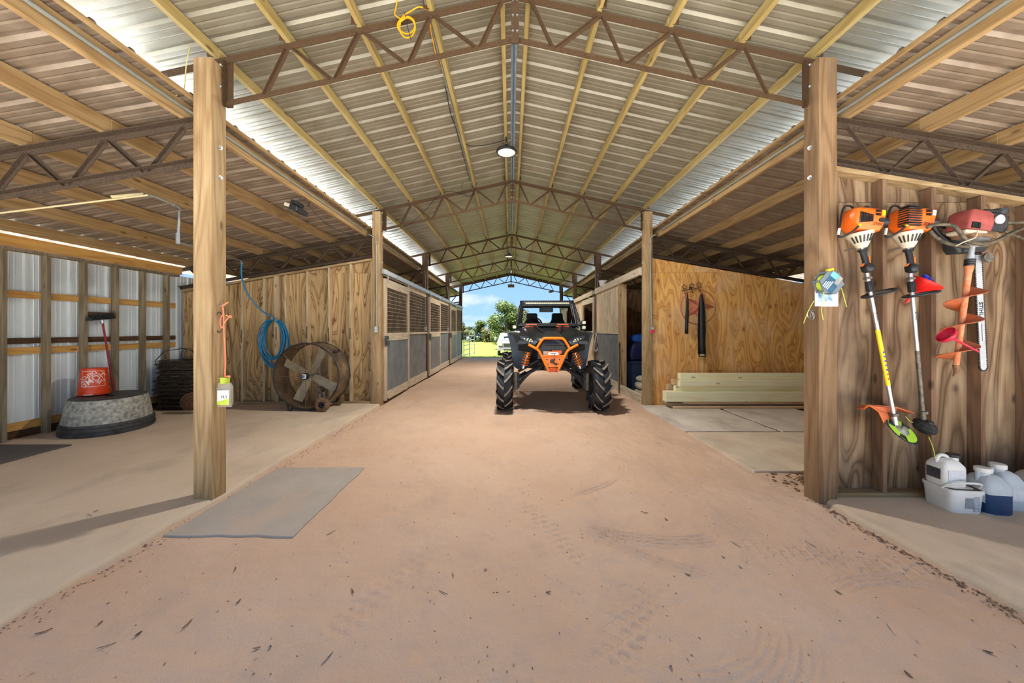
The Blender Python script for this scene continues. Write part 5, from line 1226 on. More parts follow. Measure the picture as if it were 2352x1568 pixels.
# tack room things
def bag(label, loc, d, rz, mat, m2):
    t = thing('feed_bag', label, 'feed bag', loc, rz, group='feed bags in the tack room'); b = MB(); n = 6
    b.loft([rring(0, 0, d[0]*k, d[1]*k, z, d[1]*.5*k, 4) for k, z in ((.82,0),(1,.03),(1.02,d[2]*.5),(.98,d[2]-.03),(.80,d[2]))]); b.build('sack', mat, t, smooth=60)
    b = MB(); b.loft([rring(0, 0, d[0]*.6, d[1]*.6, z, .05, 3) for z in (d[2]-.004, d[2]+.003)]); b.build('print', m2, t)
m_sack = pm('pale_sack', srgb(196, 186, 166), rough=.5, var=.15, scale=12); m_sacko = pm('orange_print', srgb(206, 130, 50), rough=.5, var=.3, scale=14); m_tote = pm('navy_tote', srgb(38, 58, 88), rough=.5, var=.15); m_tarp = pm('blue_tarp', srgb(30, 84, 170), rough=.45, var=.2, scale=8); m_bin = pm('grey_bin', srgb(120, 140, 160), rough=.45, var=.1)
bag('pale feed bag on the tack room floor, bottom of three', (2.98, 7.62, -.012), (.26, .18, .14), 10, m_sack, m_sack)
bag('feed bag with orange print in the middle of the tack room pile', (2.96, 7.60, .132), (.25, .18, .15), -6, m_sack, m_sacko)
bag('topmost pale feed bag of the tack room pile', (2.99, 7.61, .288), (.25, .17, .12), 14, m_sack, m_sack)
t = thing('storage_tote', 'navy plastic tote standing behind the feed bags', 'tote', (2.92, 8.32, -.012)); b = MB(); b.loft([rring(0,0,.25*k,.2*k,z,.04,3) for k, z in ((.9,0),(1,.62),(1.05,.63),(1.05,.66))]); b.build('tub', m_tote, t, smooth=40)
b = MB(); b.loft([rring(0,0,.26*k,.21*k,z,.04,3) for k, z in ((1.05,.661),(1.05,.69),(.9,.71))]); b.build('lid', m_tote, t, smooth=40)
t = thing('plastic_bin', 'grey translucent bin beside the navy tote', 'bin', (3.44, 8.22, -.012)); b = MB(); b.lathe([(.17,0),(.20,.60),(.22,.61),(.22,.66),(.12,.70)], 28); b.build('body', m_bin, t, smooth=40)
b = MB(); b.tube([(.225*math.cos(a), .225*math.sin(a), .60) for a in np.linspace(0, 2*PI, 25)[:-1]], .008, 5, closed=True); b.build('rim', m_bin, t)
t = thing('folded_tarp', 'crumpled blue tarp piled on the bin and tote', 'tarp', (3.15, 8.30, .735)); b = MB(); rr2 = random.Random(9)
b.loft([[(x_+rr2.uniform(-.02,.02), y_+rr2.uniform(-.02,.02), z_+rr2.uniform(-.03,.02)) for x_, y_, _ in rring(0,0,.42*k,.2*k,0,.1,4)] for k, z_ in ((1,0),(1.05,.12),(.95,.25),(.8,.36),(.4,.44))]); b.build('tarp_lower', pm('navy_tarp', srgb(22,34,80), rough=.6, var=.25), t, smooth=60)
b = MB(); b.loft([[(x_+rr2.uniform(-.02,.02)-.1, y_+rr2.uniform(-.02,.02), z_+rr2.uniform(-.02,.02)) for x_, y_, _ in rring(0,0,.22*k,.12*k,0,.06,4)] for k, z_ in ((1,.42),(1.1,.47),(.9,.55),(.3,.58))]); b.build('tarp_fold', m_tarp, t, smooth=60)
t = thing('pry_bar', 'dark steel bar leaning on the tack room jamb', 'bar', (2.40, 7.80, -.005)); b = MB(); b.tube([(0,0,0),(.035,.10,1.05)], .012, 8); b.build('rod', m_rustd, t, smooth=50)
b = MB(); b.tube([(.035,.10,1.03),(.038,.105,1.12),(.033,.09,1.15)], [.018,.014,.006], 8); b.build('tip', m_rustd, t, smooth=50)
HA = thing('halter', 'white and black horse halter hanging on the post by the stalls', 'halter', (2.44, 9.98, 1.33)); m_hw = pm('white_webbing', srgb(206,206,200), rough=.7)
b = MB(); b.tube(spline([(0,0,0),(-.05,-.03,-.2),(-.08,-.04,-.45),(-.02,-.05,-.52),(.03,-.03,-.4),(.03,0,-.1),(0,0,0)], 5), .022, 6); b.build('noseband', m_hw, HA, smooth=60)
b = MB(); b.tube(spline([(.02,-.02,.02),(.06,-.04,-.2),(.07,-.05,-.5),(.03,-.05,-.62),(.02,-.03,-.3)], 5), .018, 6); b.build('lead_strap', m_black, HA, smooth=60)
b = MB(); b.tube([(0,.05,.02),(-.01,-.04,.02),(-.01,-.05,.05)], .007, 5); b.build('hook', m_galv, HA)
t = thing('twine_bundle', 'bundle of brown baling twine hanging beside the halter', 'twine', (2.43, 10.13, 1.4)); b = MB(); rr2 = random.Random(3)
for k in range(9): e = rr2.uniform(-.08,.08); b.tube(spline([(0,0,0),(-.03+e*.4,-.02+e,-.3),(-.04+e,-.02+e,-.6),(-.02+e,0,-.85+abs(e)*2)], 4), .0045, 4)
b.build('strands', m_brown, t)['kind'] = 'stuff'
b = MB(); b.tube([(.04,0,0),(-.01,0,0)], .01, 5); b.build('nail', m_galv, t)
t = thing('white_tub', 'small white tub standing on the tack room header beam', 'tub', (2.49, 9.5, 2.61)); b = MB(); b.lathe([(.085,0),(.105,.13),(.115,.135),(.115,.15),(.10,.15)], 24); b.build('pail', m_white, t, smooth=40)
b = MB(); b.tube([(.117*math.cos(a), .117*math.sin(a), .14) for a in np.linspace(0, 2*PI, 25)[:-1]], .005, 5, closed=True); b.build('rim', m_white, t)

# ------------------------------------------------------------------ the tool wall
def frame(top, bot, roll=0):
    "axes with z running up the shaft, x to the side along the wall, y into the wall"
    z = (Vector(top)-Vector(bot)).normalized(); x = Vector((1,0,0)); y = z.cross(x).normalized(); x = y.cross(z).normalized()
    m = Matrix((x, y, z)).transposed().to_4x4(); m.translation = Vector(top)
    return m @ Matrix.Rotation(R(roll), 4, 'Z')
def tool(name, label, cat, top, bot, roll=0, group=None):
    t = thing(name, label, cat, (0,0,0), group=group); M_ = frame(top, bot, roll)
    t.rotation_mode = 'QUATERNION'; t.location = M_.translation; t.rotation_quaternion = M_.to_quaternion(); return t, (Vector(top)-Vector(bot)).length, M_
m_dorange = pm('dusty_orange', srgb(214, 112, 66), rough=.6, var=.15, scale=12); m_saw = pm('lime_blade_print', srgb(178, 226, 60), rough=.4, var=.05); m_blacks = pm('worn_black_bar', (.03,.03,.03,1), rough=.5, var=.4, scale=40)
def trimmer(label, top, bot, kind):
    t, L, M_ = tool('string_trimmer', label, 'trimmer', top, bot, group='string trimmers on the tool wall'); inv = M_.inverted()
    # engine shroud: tilted rounded block
    Mt = Matrix.Translation((.015, -.02, .13)) @ Matrix.Rotation(R(14 if kind == 0 else 8), 4, 'Y')
    b = MB(); b.loft([rring(cx, 0, hx, hy, z, .025, 3) for cx, hx, hy, z in ((.01,.085,.06,-.085),(.0,.105,.075,-.05),(.0,.115,.08,.02),(-.005,.105,.075,.07),(-.01,.085,.06,.085))]).xf(Mt); sh = b.build('engine_shroud', m_stihl, t, smooth=40)
    dark = m_blackm if kind == 0 else m_blacks
    for k in range(9):
        if kind == 0:
            b = MB(); b.cbox(Mt @ Vector((-.09+.0115*k, -.081, .0)), (.0045, .01, .085-.004*k), (0, 14, 0)); b.build('vent_slot', m_black, sh)
        else:
            b = MB(); b.cbox(Mt @ Vector((-.068, -.055, -.06+.018*k)), (.105, .075, .007), (0, 8, 0)); b.build('muffler_fin', dark, sh)
    for k in range(4):
        for j in range(2):
            b = MB(); b.cbox(Mt @ Vector((.028+.010*k, -.0815, .03+.028*j)), (.0045, .008, .018), (0, 14, 0)); b.build('vent_slot', m_black, sh)
    b = MB(); b.cbox(Mt @ Vector((.083, -.083, .045)), (.024, .004, .04), (0, 14, 0)); b.build('sticker', m_yell if kind == 0 else m_white, sh)
    tx_ = text('STIHL', .030, m_black, sh, tuple(Mt @ Vector((.045, -.0815, -.045))), (90, 14 if kind == 0 else 8, 0), shear=.2)
    b = MB(); b.lathe([(.028,0),(.034,.05),(.03,.07)], 14, Mt @ Matrix.Translation((.10,-.02,.0)) @ Matrix.Rotation(R(90), 4, 'Y')); b.build('air_filter', m_black, t, smooth=40)
    b = MB(); b.lathe([(.022,0),(.024,.02),(.015,.028)], 12, Mt @ Matrix.Translation((.01,-.02,.085))); b.build('fuel_cap', m_black, t, smooth=40)
    if kind == 0: b = MB(); b.lathe([(.022,0),(.022,.01)], 14, Mt @ Matrix.Translation((.078,-.074,-.01)) @ Matrix.Rotation(R(90), 4, 'X') @ Matrix.Diagonal((1.2,.8,1,1))); b.build('starter_hole', m_black, sh)
    # cone
    b = MB(); b.lathe([(.030,-.075),(.045,-.05),(.085,.03),(.088,.045)], 20); cn = b.build('clutch_cone', m_cream if kind == 0 else m_cream, t, smooth=40)
    for k in range(10):
        a = R(180+18*(k+.5)); b = MB(); b.bar((.055*math.cos(a), .055*math.sin(a), -.032), (.080*math.cos(a), .080*math.sin(a), .018), .009, .006, (math.cos(a), math.sin(a), 0)); b.build('cone_slot', m_black, cn)
    # wire loop frame
    pts = [inv @ P(px, py, D_) for px, py, D_ in ((1966,486,2.84),(1955,474,2.8),(1941,474,2.78),(1934,488,2.75),(1928,525,2.72),(1925,540,2.7),(1935,544,2.68),(1958,532,2.66),(1972,519,2.65))]
    if kind: pts = [inv @ P(px+108, py, D_) for px, py, D_ in ((1966,486,2.84),(1955,474,2.8),(1941,474,2.78),(1934,488,2.75),(1928,525,2.72),(1925,540,2.7),(1935,544,2.68),(1958,532,2.66),(1972,519,2.65))]
    b = MB(); b.tube(spline(pts, 4), .0075, 8); b.build('throttle_loop', m_black, t, smooth=60)
    b = MB(); b.tube([pts[-1], pts[-1]+(pts[-1]-pts[-2])*.3], .010, 8); b.build('loop_clip', m_yell, t)
    b = MB(); b.tube([pts[4], pts[5]], .0085, 8); b.build('loop_tag', m_white, t)
    # shaft
    b = MB(); b.tube([(0,0,-.05),(0,0,-L*(.5 if kind == 0 else .62))], .013, 12); b.build('shaft', m_alu, t, smooth=50)
    if kind == 0:
        b = MB(); b.tube([(0,0,-L*.5),(0,0,-L*.80)], .0145, 12); sl_ = b.build('yellow_sleeve', m_yell, t, smooth=50)
        for k in range(7): b = MB(); b.cbox((0, -.0145, -L*(.62+.024*k)), (.012, .003, .012)); b.build('sleeve_mark', m_blue if k < 5 else m_red, sl_)
        b = MB(); b.tube([(0,0,-L*.80),(0,0,-L)], .013, 12); b.build('shaft', m_alu, t, smooth=50)
    else:
        b = MB(); b.tube([(0,0,-L*.62),(0,0,-L)], .0135, 12); b.build('shaft', m_steelw, t, smooth=50)
    # grip with trigger
    b = MB(); b.tube([(0,0,-.085),(0,0,-.10),(.0,0,-.105),(.002,-.004,-.17),(.004,-.006,-.215)], [.03,.03,.02,.019,.022], 12); b.build('rear_grip', m_black, t, smooth=50)
    b = MB(); b.loft([rring(.0, -.012, .03*k, .03*k, z, .015, 3) for k, z in ((.6,-.275),(1,-.26),(1.1,-.225),(.8,-.205))]); b.build('trigger_housing', m_black, t, smooth=50)
    b = MB(); b.bar((.026,-.012,-.15), (.022,-.012,-.205), .012, .008); b.build('throttle_lock', m_stihl, t); b = MB(); b.cbox((.030,-.02,-.24), (.01,.014,.02)); b.build('stop_switch', m_stihl, t); b = MB(); b.bar((-.022,-.012,-.20),(-.045,-.015,-.215), .01, .01); b.build('throttle_trigger', m_stihl, t)
    b = MB(); b.tube(spline([(.03,-.02,.03),(.03,-.03,-.03),(.018,-.02,-.09)], 5), .007, 8); b.build('cable_sheath', m_black, t, smooth=60)
    b = MB(); b.cbox((0,0,-.315), (.05,.03,.02)); b.build('clamp', m_steelw, t, bevel=.004)
    b = MB(); b.lathe([(.019,-.425),(.021,-.42),(.021,-.345),(.019,-.34)], 14); gs = b.build('grip_sleeve', m_black, t, smooth=30)
    for k in range(12): a = k*PI/6; b = MB(); b.bar((.021*math.cos(a), .021*math.sin(a), -.42), (.021*math.cos(a), .021*math.sin(a), -.345), .004, .003); b.build('grip_rib', m_black, gs)
    b = MB(); tor = [(.02+.105*math.cos(a), -.04+.085*math.sin(a), -.445+.016*math.cos(a)) for a in np.linspace(0, 2*PI, 33)[:-1]]; b.tube(tor, .009, 8, closed=True); b.tube([(0,0,-.445),(.02,.045,-.443)], .012, 8); b.build('loop_handle', m_black, t, smooth=60)
    text('STIHL', .022, m_black, t, (0, -.0142, -L*.43), (90, 90, 0), sx=1.2)
    # working end
    b = MB(); b.tube([(0,0,-L+.05),(0,0,-L-.03)], .018, 12); b.tube([(0,0,-L-.02),(.02,-.01,-L-.055)], [.02,.024], 12); b.build('gear_head', m_alu if kind == 0 else m_steelw, t, smooth=50)
    b = MB(); b.cbox((0,-.002,-L+.06), (.045,.035,.025)); b.build('head_clamp', m_steelw, t, bevel=.004)
    if kind == 0:
        Mb = Matrix.Translation((.01,-.03,-L-.055)) @ Matrix.Rotation(R(50), 4, 'X') @ Matrix.Rotation(R(18), 4, 'Y')
        pts = []
        for k in range(96): r_ = .112 if k % 3 else .104; a = 2*PI*k/96; pts.append((r_*math.cos(a), r_*math.sin(a)))
        b = MB(); b.prism(pts, -.0015, .0015, Mb); sb = b.build('saw_blade', m_blackm, t)
        for s_ in (1, -1): b = MB(); b.lathe([(.045,0),(.100,0)], 40, Mb @ Matrix.Translation((0,0,.002*s_)), cap=False); b.build('blade_print', m_saw, sb)
        for k in range(3): b = MB(); b.prism([(.05,-.018),(.096,-.03),(.096,.03),(.05,.018)], .0022, .0026, Mb @ Matrix.Rotation(R(100*k+25), 4, 'Z')); b.build('print_mark', m_black, sb)
        b = MB(); b.lathe([(.045,0),(.045,.008),(.02,.014),(.02,.03)], 24, Mb); b.build('blade_flange', m_alu, t, smooth=40)
        g = [inv @ P(*p) for p in ((1985,938,2.70),(1993,930,2.72),(2015,931,2.74),(2060,935,2.76),(2100,948,2.76))]; b = MB(); rings = []
        for p_, dz in zip(g, (0,0,.02,.0,.0)): rings.append([p_+Vector((0,.0,.003)), p_+Vector((.02,.09,-.02)), p_+Vector((.02,.09,-.024)), p_+Vector((0,0,-.008))])
        b.loft(rings); dg = b.build('deflector', m_dorange, t, fix=True)
        g2 = [inv @ P(*p) for p in ((1985,938,2.69),(1997,931,2.70),(2018,945,2.70),(2030,970,2.70))]
        b = MB(); b.tube(g2, .004, 6); b.build('deflector_lip', m_stihl, t); b = MB(); b.loft([[inv @ P(1997,931,2.70), inv @ P(2060,938,2.75)], [inv @ P(2018,945,2.70), inv @ P(2055,955,2.74)], [inv @ P(2030,970,2.70), inv @ P(2052,965,2.73)]], cap=False, closed=False); b.build('deflector_skirt', m_dorange, t)
    else:
        Mb = Matrix.Translation((-.0,-.01,-L-.04)) @ Matrix.Rotation(R(35), 4, 'X') @ Matrix.Rotation(R(16), 4, 'Y')
        b = MB(); b.lathe([(.03,-.05),(.05,-.045),(.072,-.02),(.075,0),(.065,.008),(.068,.014),(.05,.03),(.025,.038),(.02,.05)], 28, Mb); b.build('line_head', m_blacks, t, smooth=40)
        b = MB(); e0 = inv @ P(2133,1003,2.7); e1 = inv @ P(2148,1052,2.66); b.tube(spline([e0, e0.lerp(e1,.5)+Vector((.008,0,0)), e1], 5), .0022, 5); b.tube(spline([inv @ P(2080,956,2.72), inv @ P(2088,965,2.7), inv @ P(2097,970,2.68)], 4), .0022, 5); b.build('cutting_line', m_lime, t)
    b = MB(); b.tube([(.0,.0,-.06),(0,.14,-.06)], .006, 5); b.build('wall_nail', m_galv, t)
    return t
trimmer('orange trimmer with yellow shaft sleeve and green saw blade on the tool wall', P(1976,548,2.74), P(2056,970,2.70), 0)
trimmer('orange and black trimmer with a dark line head beside the auger', P(2084,548,2.74), P(2121,965,2.70), 1)

# earth auger
AU, L, M_ = tool('earth_auger', 'worn red engine earth auger with an orange screw on the tool wall', 'auger', P(2232,568,2.70), P(2196,838,2.74)); inv = M_.inverted()
m_faded = pm('faded_red', srgb(172, 84, 78), rough=.6, var=.2, scale=12); m_aug = pm('chipped_orange', srgb(222, 104, 52), rough=.65, var=.3, scale=25, col2=srgb(196, 150, 110)); m_augr = pm('worn_flight', srgb(150, 104, 80), rough=.6, var=.3, scale=18, col2=srgb(206, 96, 44)); m_hbar = pm('peeling_handlebar', srgb(110, 98, 76), rough=.6, var=.5, scale=22, col2=srgb(36, 34, 32))
A = lambda px, py, D_: inv @ P(px, py, D_)
b = MB(); b.tube([(0,0,0),(0,0,-.06)], .018, 12); b.tube([(0,0,-.06),(0,0,-.10)], .025, 12); b.build('drive_shaft', m_alu, AU, smooth=50)
b = MB(); b.tube([(0,0,-.09+0*k-.009*k) for k in range(7)], [.028+.003*(k % 2) for k in range(7)], 14); b.build('rubber_boot', m_black, AU, smooth=30)
b = MB(); b.tube([(0,0,-.14),(0,0,-.17),(0,0,-.2),(0,0,-L)], [.026,.024,.019,.017], 12); b.build('auger_tube', m_aug, AU, smooth=50)
b = MB(); rings = []
N_ = 96
for k in range(N_+1):
    u = k/N_; a = -u*2.75*2*PI+R(20); z = -.30-u*.58; r_ = .105
    rings.append([(.017*math.cos(a), .017*math.sin(a), z+.004), (r_*math.cos(a), r_*math.sin(a), z+.004), (r_*math.cos(a), r_*math.sin(a), z-.001), (.017*math.cos(a), .017*math.sin(a), z-.001)])
b.loft(rings); b.build('auger_flight', m_augr, AU, smooth=50, fix=True)
b = MB(); b.tube([(0,0,-L),(.01,0,-L-.05),(-.012,0,-L-.09)], [.02,.016,.004], 8); b.build('drill_point', m_brown, AU, smooth=30)
b = MB(); b.lathe([(.032,.0),(.04,.01),(.085,.055),(.10,.06)], 6); b.build('gearcase', m_alu, AU)
b = MB(); b.loft([rring(.0,0,hx,hy,z,.02,3) for hx, hy, z in ((.09,.07,.06),(.11,.075,.085),(.115,.07,.11))]); b.build('gearbox_top', m_brown, AU, smooth=40)
Me = Matrix.Translation((-.015,-.01,.185)) @ Matrix.Rotation(R(4), 4, 'Y')
b = MB(); b.loft([rring(-.04,0,hx,hy,z,.02,3) for hx, hy, z in ((.09,.075,-.075),(.095,.08,-.03),(.09,.075,.05),(.07,.06,.075))]).xf(Me); sh = b.build('engine_cowl', m_faded, AU, smooth=40)
for k in range(6): b = MB(); b.cbox(Me @ Vector((-.115+.011*k, -.08, -.05)), (.005,.01,.045)); b.build('cowl_slot', m_black, sh)
b = MB(); b.loft([rring(.09,0,.055,.075,z,.02,3) for z in (-.07,.06)]).xf(Me); b.build('engine_block', m_blackm, AU, smooth=40)
b = MB(); b.lathe([(.032,0),(.034,.012),(.01,.014)], 20, Me @ Matrix.Translation((.075,-.076,.015)) @ Matrix.Rotation(R(90), 4, 'X')); b.build('starter_disc', m_white, AU, smooth=40)
b = MB(); b.lathe([(.045,-.07),(.055,-.05),(.055,.04),(.03,.07)], 16, Me @ Matrix.Translation((.165,.0,.02))); b.build('muffler', m_blackm, AU, smooth=40)
b = MB(); b.lathe([(.035,0),(.045,.02),(.045,.04)], 16, Me @ Matrix.Translation((.17,0,.085))); b.build('air_cleaner', m_blackm, AU, smooth=40)
b = MB(); b.cbox(Me @ Vector((-.05,-.0,-.09)), (.17,.13,.03)); b.build('fuel_tank', m_cream, AU, bevel=.012)
b = MB(); b.cbox(Me @ Vector((.06,-.01,.085)), (.12,.09,.025)); b.build('top_plate', m_black, AU, bevel=.006)
for pts in ([(2128,522,2.62),(2150,516,2.60),(2185,517,2.58),(2202,530,2.57),(2222,553,2.58),(2250,560,2.6),(2275,557,2.62),(2290,552,2.62),(2330,532,2.6),(2365,518,2.6)], [(2136,530,2.66),(2150,545,2.66),(2180,560,2.68),(2222,566,2.7),(2270,562,2.7)], [(2300,510,2.68),(2330,512,2.66),(2370,508,2.66)], [(2303,528,2.72),(2330,540,2.72),(2370,555,2.74)]):
    b = MB(); b.tube(spline([A(*p) for p in pts], 5), .0135, 10); b.build('handlebar', m_hbar, AU, smooth=60)
b = MB(); b.tube(spline([A(2195,565,2.6),A(2215,555,2.56),A(2240,545,2.58),A(2246,528,2.6)], 5), .004, 5); b.build('throttle_wire', m_cream, AU)
b = MB(); b.tube([(.02,.05,.09),(.02,.15,.09)], .012, 6); b.build('wall_hook', m_galv, AU)

# chainsaw hanging with its long bar down
CS, L, M_ = tool('chainsaw', 'long-bar chainsaw hanging behind the auger on the tool wall', 'chainsaw', P(2246,585,2.79), P(2259,850,2.80)); inv = M_.inverted()
m_bar_ = pm('saw_bar_steel', srgb(196, 200, 204), rough=.35, metal=.3, var=.08, scale=14)
out = [(-.026,0),(-.026,-L+.035)]+[(.026*math.cos(R(180+k*18)), -L+.03+.03*math.sin(R(180+k*18))) for k in range(11)]+[(.026,0)]
Mz = Matrix(((1,0,0,0),(0,0,1,0),(0,1,0,0),(0,0,0,1)))
b = MB(); b.prism(out, -.002, .002, Mz); b.build('guide_bar', m_bar_, CS, fix=True)
ch = [(-.030, z) for z in np.linspace(.02, -L+.03, 60)]+[(.031*math.cos(R(180+k*15)), -L+.03+.034*math.sin(R(180+k*15))) for k in range(13)]+[(.030, z) for z in np.linspace(-L+.03, .02, 60)]
b = MB()
for k, (x_, z_) in enumerate(ch):
    b.cbox((x_, 0, z_), (.009, .007, .012) if k % 2 else (.014, .006, .007))
b.build('saw_chain', m_black, CS)
text('STIHL', .045, m_black, CS, (0, -.0026, -L*.47), (90, 90, 0), bold=.001)
for k in range(3): b = MB(); b.cbox((0, -.0024, -L*(.62+.05*k)), (.006,.001,.05)); b.build('bar_print', m_steelw, CS)
b = MB(); b.loft([rring(-.10,-.0,hx,hy,z,.03,3) for hx, hy, z in ((.11,.05,.02),(.13,.055,.06),(.13,.055,.16),(.10,.045,.20))]); b.build('power_head', m_blackm, CS, smooth=40)
b = MB(); b.loft([rring(-.10,-.04,hx,hy,z,.02,3) for hx, hy, z in ((.06,.03,.19),(.085,.04,.215),(.085,.04,.25),(.05,.03,.27))]); b.build('top_cover', m_cream, CS, smooth=40)
b = MB(); b.tube(spline([(-.20,0,.10),(-.28,0,.16),(-.34,-.0,.24),(-.30,-.0,.26),(-.2,0,.22)], 5), .016, 8); b.build('rear_handle', m_black, CS, smooth=60)
b = MB(); b.lathe([(.035,0),(.04,.01),(.04,.02)], 16, Matrix.Translation((.035,-.02,-.03)) @ Matrix.Rotation(R(90), 4, 'X')); b.build('clutch_cover', m_steelw, CS, smooth=40)
b = MB(); b.tube([(-.05,.02,.20),(-.05,.12,.20)], .008, 6); b.build('wall_hook', m_galv, CS)

# funnels
def funnel(name, label, c, axis, R0, mat, lip=True, spout=.18):
    t = thing(name, label, 'funnel', tuple(c)); q_ = Vector(axis).normalized().to_track_quat('Z', 'Y'); t.rotation_mode = 'QUATERNION'; t.rotation_quaternion = q_
    b = MB(); b.lathe([(R0,0),(R0*.97,-.02),(R0*.3,-R0*.85),(R0*.14,-R0*.95),(R0*.10,-R0*.95-spout),(R0*.08,-R0*.95-spout),(R0*.12,-R0*.93),(R0*.28,-R0*.8),(R0*.93,-.018),(R0*.95,0)], 28, cap=False); b.build('cone', mat, t, smooth=40)
    b = MB(); b.tube([(R0*math.cos(a), R0*math.sin(a), 0) for a in np.linspace(0, 2*PI, 29)[:-1]], .004, 6, closed=True); b.build('rim', mat, t, smooth=60)
    b = MB(); b.tube([(R0+.014*math.cos(a), .014*math.sin(a), 0) for a in np.linspace(0, 2*PI, 11)[:-1]], .003, 5, closed=True); b.build('hang_tab', mat, t)
    return t
funnel('funnel', 'big red funnel hung behind the second trimmer', P(2128,648,2.80), (.45,-.35,.8), .10, m_red, spout=.10)
funnel('funnel', 'small blue funnel resting in the big red funnel', P(2134,640,2.76), (.35,-.75,.55), .045, m_blue, spout=.05)
m_rose = pm('rose_plastic', srgb(206, 36, 66), rough=.4, var=.06)
funnel('funnel', 'rose red funnel stuck sideways on the auger screw', P(2172,768,2.64), (-.8,.22,.56), .062, m_rose, spout=.17)

# line spool and leaflet on the post
SPL = thing('line_spool', 'grey hexagonal trimmer line spool hanging on the post over a leaflet', 'line spool', tuple(P(1903,650,2.755))); m_gp = pm('grey_spool_plastic', srgb(112, 120, 128), rough=.45, var=.08)
Ms = Matrix.Rotation(R(38), 4, 'Y') @ Matrix.Rotation(R(90), 4, 'X') @ Matrix.Identity(4)
hexa = lambda r: [(r*math.cos(R(60*k+30)), r*math.sin(R(60*k+30))) for k in range(6)]
b = MB()
for z0, z1 in ((.020,.030), (-.042,-.032)): b.prism(hexa(.095), z0, z1, Ms)
b.build('flanges', m_gp, SPL)
b = MB()
for k in range(6):
    x_, y_ = hexa(.088)[k]; b.bar(Ms @ Vector((x_, y_, .022)), Ms @ Vector((x_, y_, -.035)), .03, .012)
b.build('spokes', m_gp, SPL)
b = MB()
for k in range(7): b.tube([Ms @ Vector((.072*math.cos(a), .072*math.sin(a), -.026+.008*k)) for a in np.linspace(0, 2*PI, 25)[:-1]], .004, 5, closed=True)
b.build('wound_line', m_lime, SPL)
b = MB(); b.prism([(-.05,-.075),(.05,-.075),(.05,.08),(-.05,.08)], .0302, .0315, Ms); lbl = b.build('spool_label', pm('label_teal', srgb(44, 92, 120), rough=.5, var=.15, scale=40), SPL)
b = MB(); b.prism([(-.048,.035),(.01,.035),(.01,.078),(-.048,.078)], .0316, .0321, Ms); b.build('label_panel', pm('label_sky', srgb(110, 190, 230)), lbl)
b = MB(); b.prism([(.012,.005),(.048,.005),(.048,.078),(.012,.078)], .0316, .0321, Ms); b.build('label_panel', pm('label_grey', srgb(150,150,140)), lbl)
for k in range(4): b = MB(); b.prism([(-.045+.014*k,-.068),(-.038+.014*k,-.068),(-.038+.014*k,-.02+.01*k),(-.045+.014*k,-.02+.01*k)], .0316, .0321, Ms); b.build('label_text', m_white, lbl)
b = MB(); b.cbox((.01,0,.105), (.05,.025,.018), (0,-14,0)); b.build('line_clip', m_yell, SPL, bevel=.004)
b = MB(); b.tube([(.0,.0,.09),(0,.055,.09)], .004, 5); b.build('nail', m_galv, SPL)
for pts in ([(1890,668,2.74),(1893,690,2.73),(1887,710,2.73),(1891,735,2.73)], [(1933,662,2.75),(1938,680,2.75),(1945,705,2.76)], [(1870,690,2.80),(1856,715,2.81),(1846,742,2.83)]):
    b = MB(); b.tube(spline([P(*p)-SPL.location for p in pts], 4), .0022, 5); b.build('loose_line', m_lime, SPL, smooth=60)
LF = thing('leaflet', 'white printed leaflet nailed to the post under the grey spool', 'leaflet', tuple(P(1896,703,2.812))); m_paper = pm('paper', srgb(216, 218, 220), rough=.7, var=.05)
b = MB(); b.box(-.085, .08, 0, .0015, .0, .235); pg = b.build('page', m_paper, LF)
b = MB(); b.box(-.06, .055, -.001, 0, .04, .13); b.build('photo_print', pm('print_blue', srgb(40, 110, 150), rough=.6, var=.4, scale=30, col2=srgb(200,220,230)), pg)
b = MB(); b.box(-.03, .105, .0017, .003, -.002, .22); b.build('back_page', m_paper, LF)
b = MB(); b.lathe([(.004,0),(.004,.004)], 8, Matrix.Translation((0,.0,.225)) @ Matrix.Rotation(R(90), 4, 'X')); b.build('nail', m_galv, LF)
t = thing('tie_ring', 'pair of linked steel rings hanging on the inner face of the spool post', 'ring', tuple(P(1860,722,2.86)))
for dx, dz, a0 in ((.0,.0,20), (.016,-.012,70)):
    b = MB(); b.tube([Matrix.Rotation(R(a0), 3, 'Z') @ Vector((.032*math.cos(a), 0, .032*math.sin(a)))+Vector((dx*.3,-dx,dz)) for a in np.linspace(0, 2*PI, 21)[:-1]], .0035, 6, closed=True); b.build('ring', m_galv, t, smooth=60)
b = MB(); b.tube([(0,0,.03),(.06,.0,.03)], .004, 5); b.build('staple', m_galv, t)

# ------------------------------------------------------------------ tubs and jugs
ZS = .04
TB = thing('bait_tub', 'square white plastic tub with a swing handle on the concrete by the tool wall', 'tub', (3.385, 2.70, ZS), -6); m_dust = pm('brown_dust_lid', srgb(110, 84, 66), rough=.9, var=.25, scale=20)
b = MB(); b.loft([rring(0,0,.114*k,.108*k,z,.035,4) for k, z in ((.90,0),(.93,.01),(1,.145),(1.05,.147),(1.05,.172),(1.0,.174))]); bo = b.build('tub_body', m_white, TB, smooth=35)
b = MB(); b.loft([rring(0,0,.114*k,.108*k,z,.035,4) for k, z in ((1.0,.166),(.97,.1745),(.5,.1735))]); b.build('lid', m_dust, TB, smooth=35)
hp = [Vector((.124*math.cos(a)*1.0, -.12*math.sin(a)*.6-.05, .16+.075*math.sin(a)**.6)) for a in np.linspace(.02, PI-.02, 15)]
b = MB(); b.tube(hp, .008, 6); b.build('handle', m_white, TB, smooth=60)
b = MB(); b.box(-.02, .03, -.1085, -.1055, .04, .12); b.build('tub_label', pm('label_greyprint', srgb(150,156,164), var=.2, scale=60), bo); b = MB(); b.box(.035, .075, -.1084, -.1054, .02, .13); b.build('tub_label', pm('label_fine', srgb(186,190,196), var=.2, scale=80), bo)
